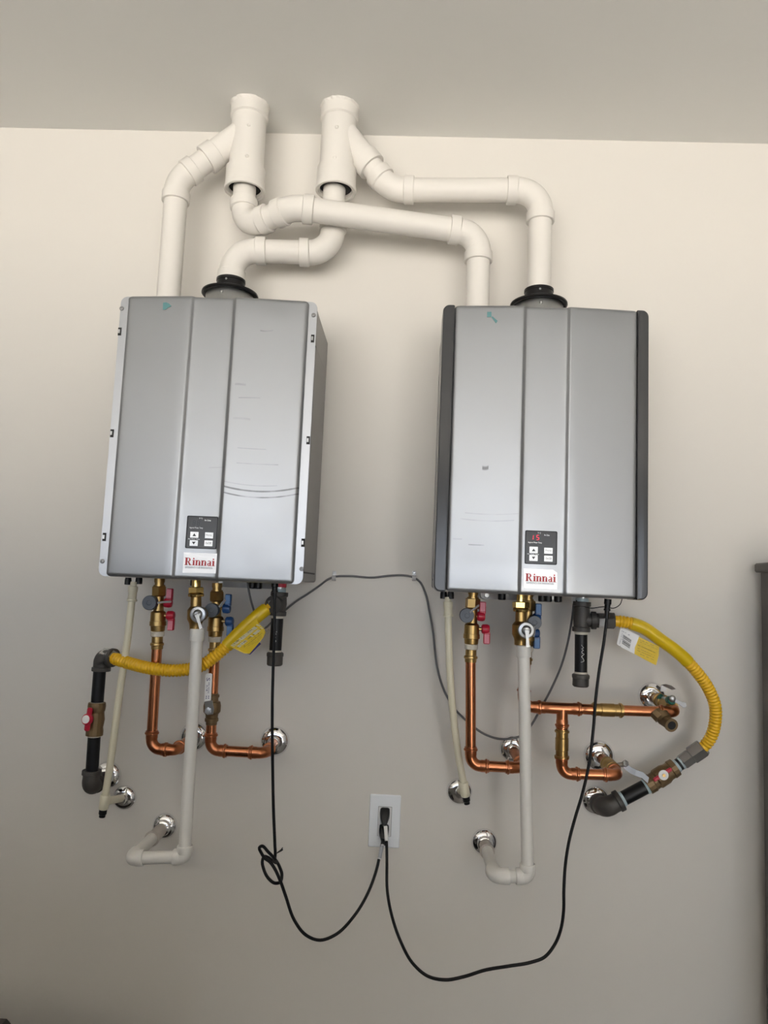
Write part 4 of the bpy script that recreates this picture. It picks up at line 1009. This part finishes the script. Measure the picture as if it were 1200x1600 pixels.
obj('zip_tie_tail',MB().slab([P(432,1334,.204),P(433,1331.5,.204),P(441,1325,.205),P(442.5,1328,.205),P(440,1330,.205)],(0,-.001,0)).slab([P(437,1329,.206),P(441.5,1323.5,.207),P(442.2,1325,.207)],(0,-.001,0)),M['gap'],tie)
def strain(par,a,b): 
    d=b-a; L=d.length; obj('strain_relief',MB().lathe(a,d,[(0,.0085),(.012,.0085),(.013,.0068),(L*.5,.0066),(L*.52,.0078),(L*.6,.0078),(L*.62,.0056),(L,.0048)],14),M['black'],par)
strain(t,P(429.5,909,.205),P(429,936,.205))
def wrap(par,a,b,r,mt,nm): 
    return obj(nm,MB().lathe(a,b-a,[(0,r),((b-a).length,r)],14),mt,par)
i0=pts[-4]; i1=pts[-3]
dvec=(i1-i0).normalized()
wr=wrap(t,P(593,1341,.0565),P(597.3,1320,.047),RCD*1.25,M['greyink'],'cord_label')
wrap(t,P(592.7,1342.5,.0575),P(593,1341,.0565),RCD*1.35,M['paper'],'label_edge'); wrap(t,P(597.2,1321,.0475),P(597.6,1319,.0465),RCD*1.35,M['paper'],'label_edge')
# right cord to the upper socket
t=thing('power_cord','black power cord swinging from the dark-trimmed heater to the upper socket','cord',P(690,1531,.2),'black power cords')
e=plug(t,601.5,1271)
pts=[P(950,939,.2),P(948.5,962,.2),P(944,1000,.2),P(936,1050,.2),P(931,1090,.2),P(927,1140,.205),P(921,1190,.21),P(910,1240,.21),P(898,1280,.207),P(889,1315,.205),P(883.5,1350,.203),P(881,1390,.202),P(880.5,1425,.202),P(876,1453,.202),P(866,1477,.202),P(850,1496,.202),P(830,1503.5,.202),P(795,1509.5,.202),P(757,1516,.202),P(725,1526,.2),P(695,1531,.2),P(668,1525,.195),P(644,1504,.185),P(626,1471,.165),P(611,1426,.135),P(605,1390,.105),P(604.5,1350,.08),P(604,1320,.064),P(603,1302,.053),P(602.3,1292,.046),e]
obj('cord',MB().tube(spline(pts,6),RCD,10),M['cord'],t)
strain(t,P(950,936,.2),P(947.5,966,.2))
wrap(t,P(603.9,1314,.0615),P(602.5,1291,.0465),RCD*1.3,M['paper'],'cord_label')
# grey control cable on the wall
t=thing('control_cable','thin grey cable joining both heaters across the wall, held by two clips','cable',P(585,900,.01))
pts=[P(386,905,.12),P(390,930,.11),P(396,952,.09),P(401.5,970,.07),P(407,981.5,.05),P(414.5,981,.035),P(428,969,.022),P(445,954,.014),P(462,940,.009),P(480,928.5,.007),P(500,914.5,.006),P(512,905.5,.006),P(522,901.5,.0055),P(545,900,.0055),P(580,902.5,.0055),P(610,899.5,.0055),P(630,899,.0055),P(644,901.5,.0055),P(655,908,.006),P(664,925,.007),P(671,955,.008),P(677,990,.010),P(680,1020,.010),P(686,1055,.012),P(697,1085,.014),P(710,1107,.017),P(730,1127,.02),P(757,1147,.024),P(780,1154.5,.03),P(800,1154,.034),P(820,1146,.035),P(832,1130,.035),P(846,1105,.04),P(863,1073,.05),P(877,1040,.07),P(888,1000,.09),P(894,965,.105),P(897,938,.115)]
obj('cord',MB().tube(spline(pts,6),.0028,10),M['cable'],t)
obj('connector',MB().lathe(P(897,943,.115),(0,0,1),[(0,.005),(.006,.007),(.02,.007)],10),M['white'],t)
def cclip(px,py,label):
    c=P(px,py,.004); t=thing('cable_clip',label,'clip',c,'clear cable clips')
    mb=MB(); path=[c+Vector((0,-.0105*math.sin(a)+.004,-.0105*math.cos(a)*.7-.002)) for a in [math.pi*k/8 for k in range(9)]]
    for p0_,p1_ in zip(path,path[1:]): mb.slab([p0_+Vector((-.005,0,0)),p0_+Vector((.005,0,0)),p1_+Vector((.005,0,0)),p1_+Vector((-.005,0,0))],(0,-.0012,0))
    obj('saddle',mb,M['clear'],t)
    b=c+Vector((0,.0035,.0105)); obj('tab',MB().box(b+Vector((0,-.0012,0)),(.010,.0024,.012),bev=.0008),M['clear'],t)
    obj('nail',MB().lathe(b+Vector((0,-.002,.001)),(0,-1,0),[(0,.0022),(.002,.003),(.0028,.0022)],12),M['galv'],t)
cclip(522,902,'clear cable clip nailed beside the flanged heater'); cclip(647,902,'clear cable clip nailed nearer the dark-trimmed heater')
# thin loose wire under the right heater
t=thing('loose_wire','thin dark wire looping under the right heater behind the cord','wire',P(935,950,.16))
obj('strand',MB().tube(spline([P(900,938,.15),P(908,946,.155),P(921,950,.16),P(945,948,.165),P(960,950,.165),P(969,944,.165),P(972,936,.165)],6),.0011,6),M['cord'],t)
# ------------------------------------------------------------------ dark furniture at the edges of the view
t=thing('tall_cabinet','dark brown cabinet at the right edge, only a strip of its side visible','cabinet',(P(1178,1300,.0).x+.3,-.35,0))
xa=P(1183,1300,.02).x; zc=P(1199,880,.05).z
obj('carcass',MB().box((xa+.32,-.17,zc/2),(.62,.28,zc-.04),bev=.006),M['wood'],t)
obj('plinth',MB().box((xa+.32,-.16,.02),(.58,.24,.05)),M['black'],t)
obj('cabinet_top',MB().box((xa+.32,-.175,zc-.012),(.64,.31,.024),bev=.004),M['wood'],t)
for k in (.165,.475): obj('door',MB().box((xa+k,-.32,zc/2+.02),(.30,.02,zc-.16),bev=.003),M['wood'],t)

cx=P(13,1591,.42)
t=thing('storage_chest','dark low storage chest, only its lid corner peeking in at the lower left','chest',(cx.x-.5,-.42,0))
obj('body',MB().box((cx.x-.5,-.42-.30,(cx.z-.04)/2),(1.0,.60,cx.z-.04),bev=.01),M['bin'],t)
obj('shade_block',MB().box((cx.x+.2,-.42-.30,(cx.z-.05)/2),(.5,.60,cx.z-.05),bev=.01),M['bin'],t)  # unseen block added beside the chest to deepen the shade at lower left
obj('lid',MB().box((cx.x-.5,-.42-.30,cx.z-.02),(1.02,.62,.04),bev=.012),M['bin'],t)
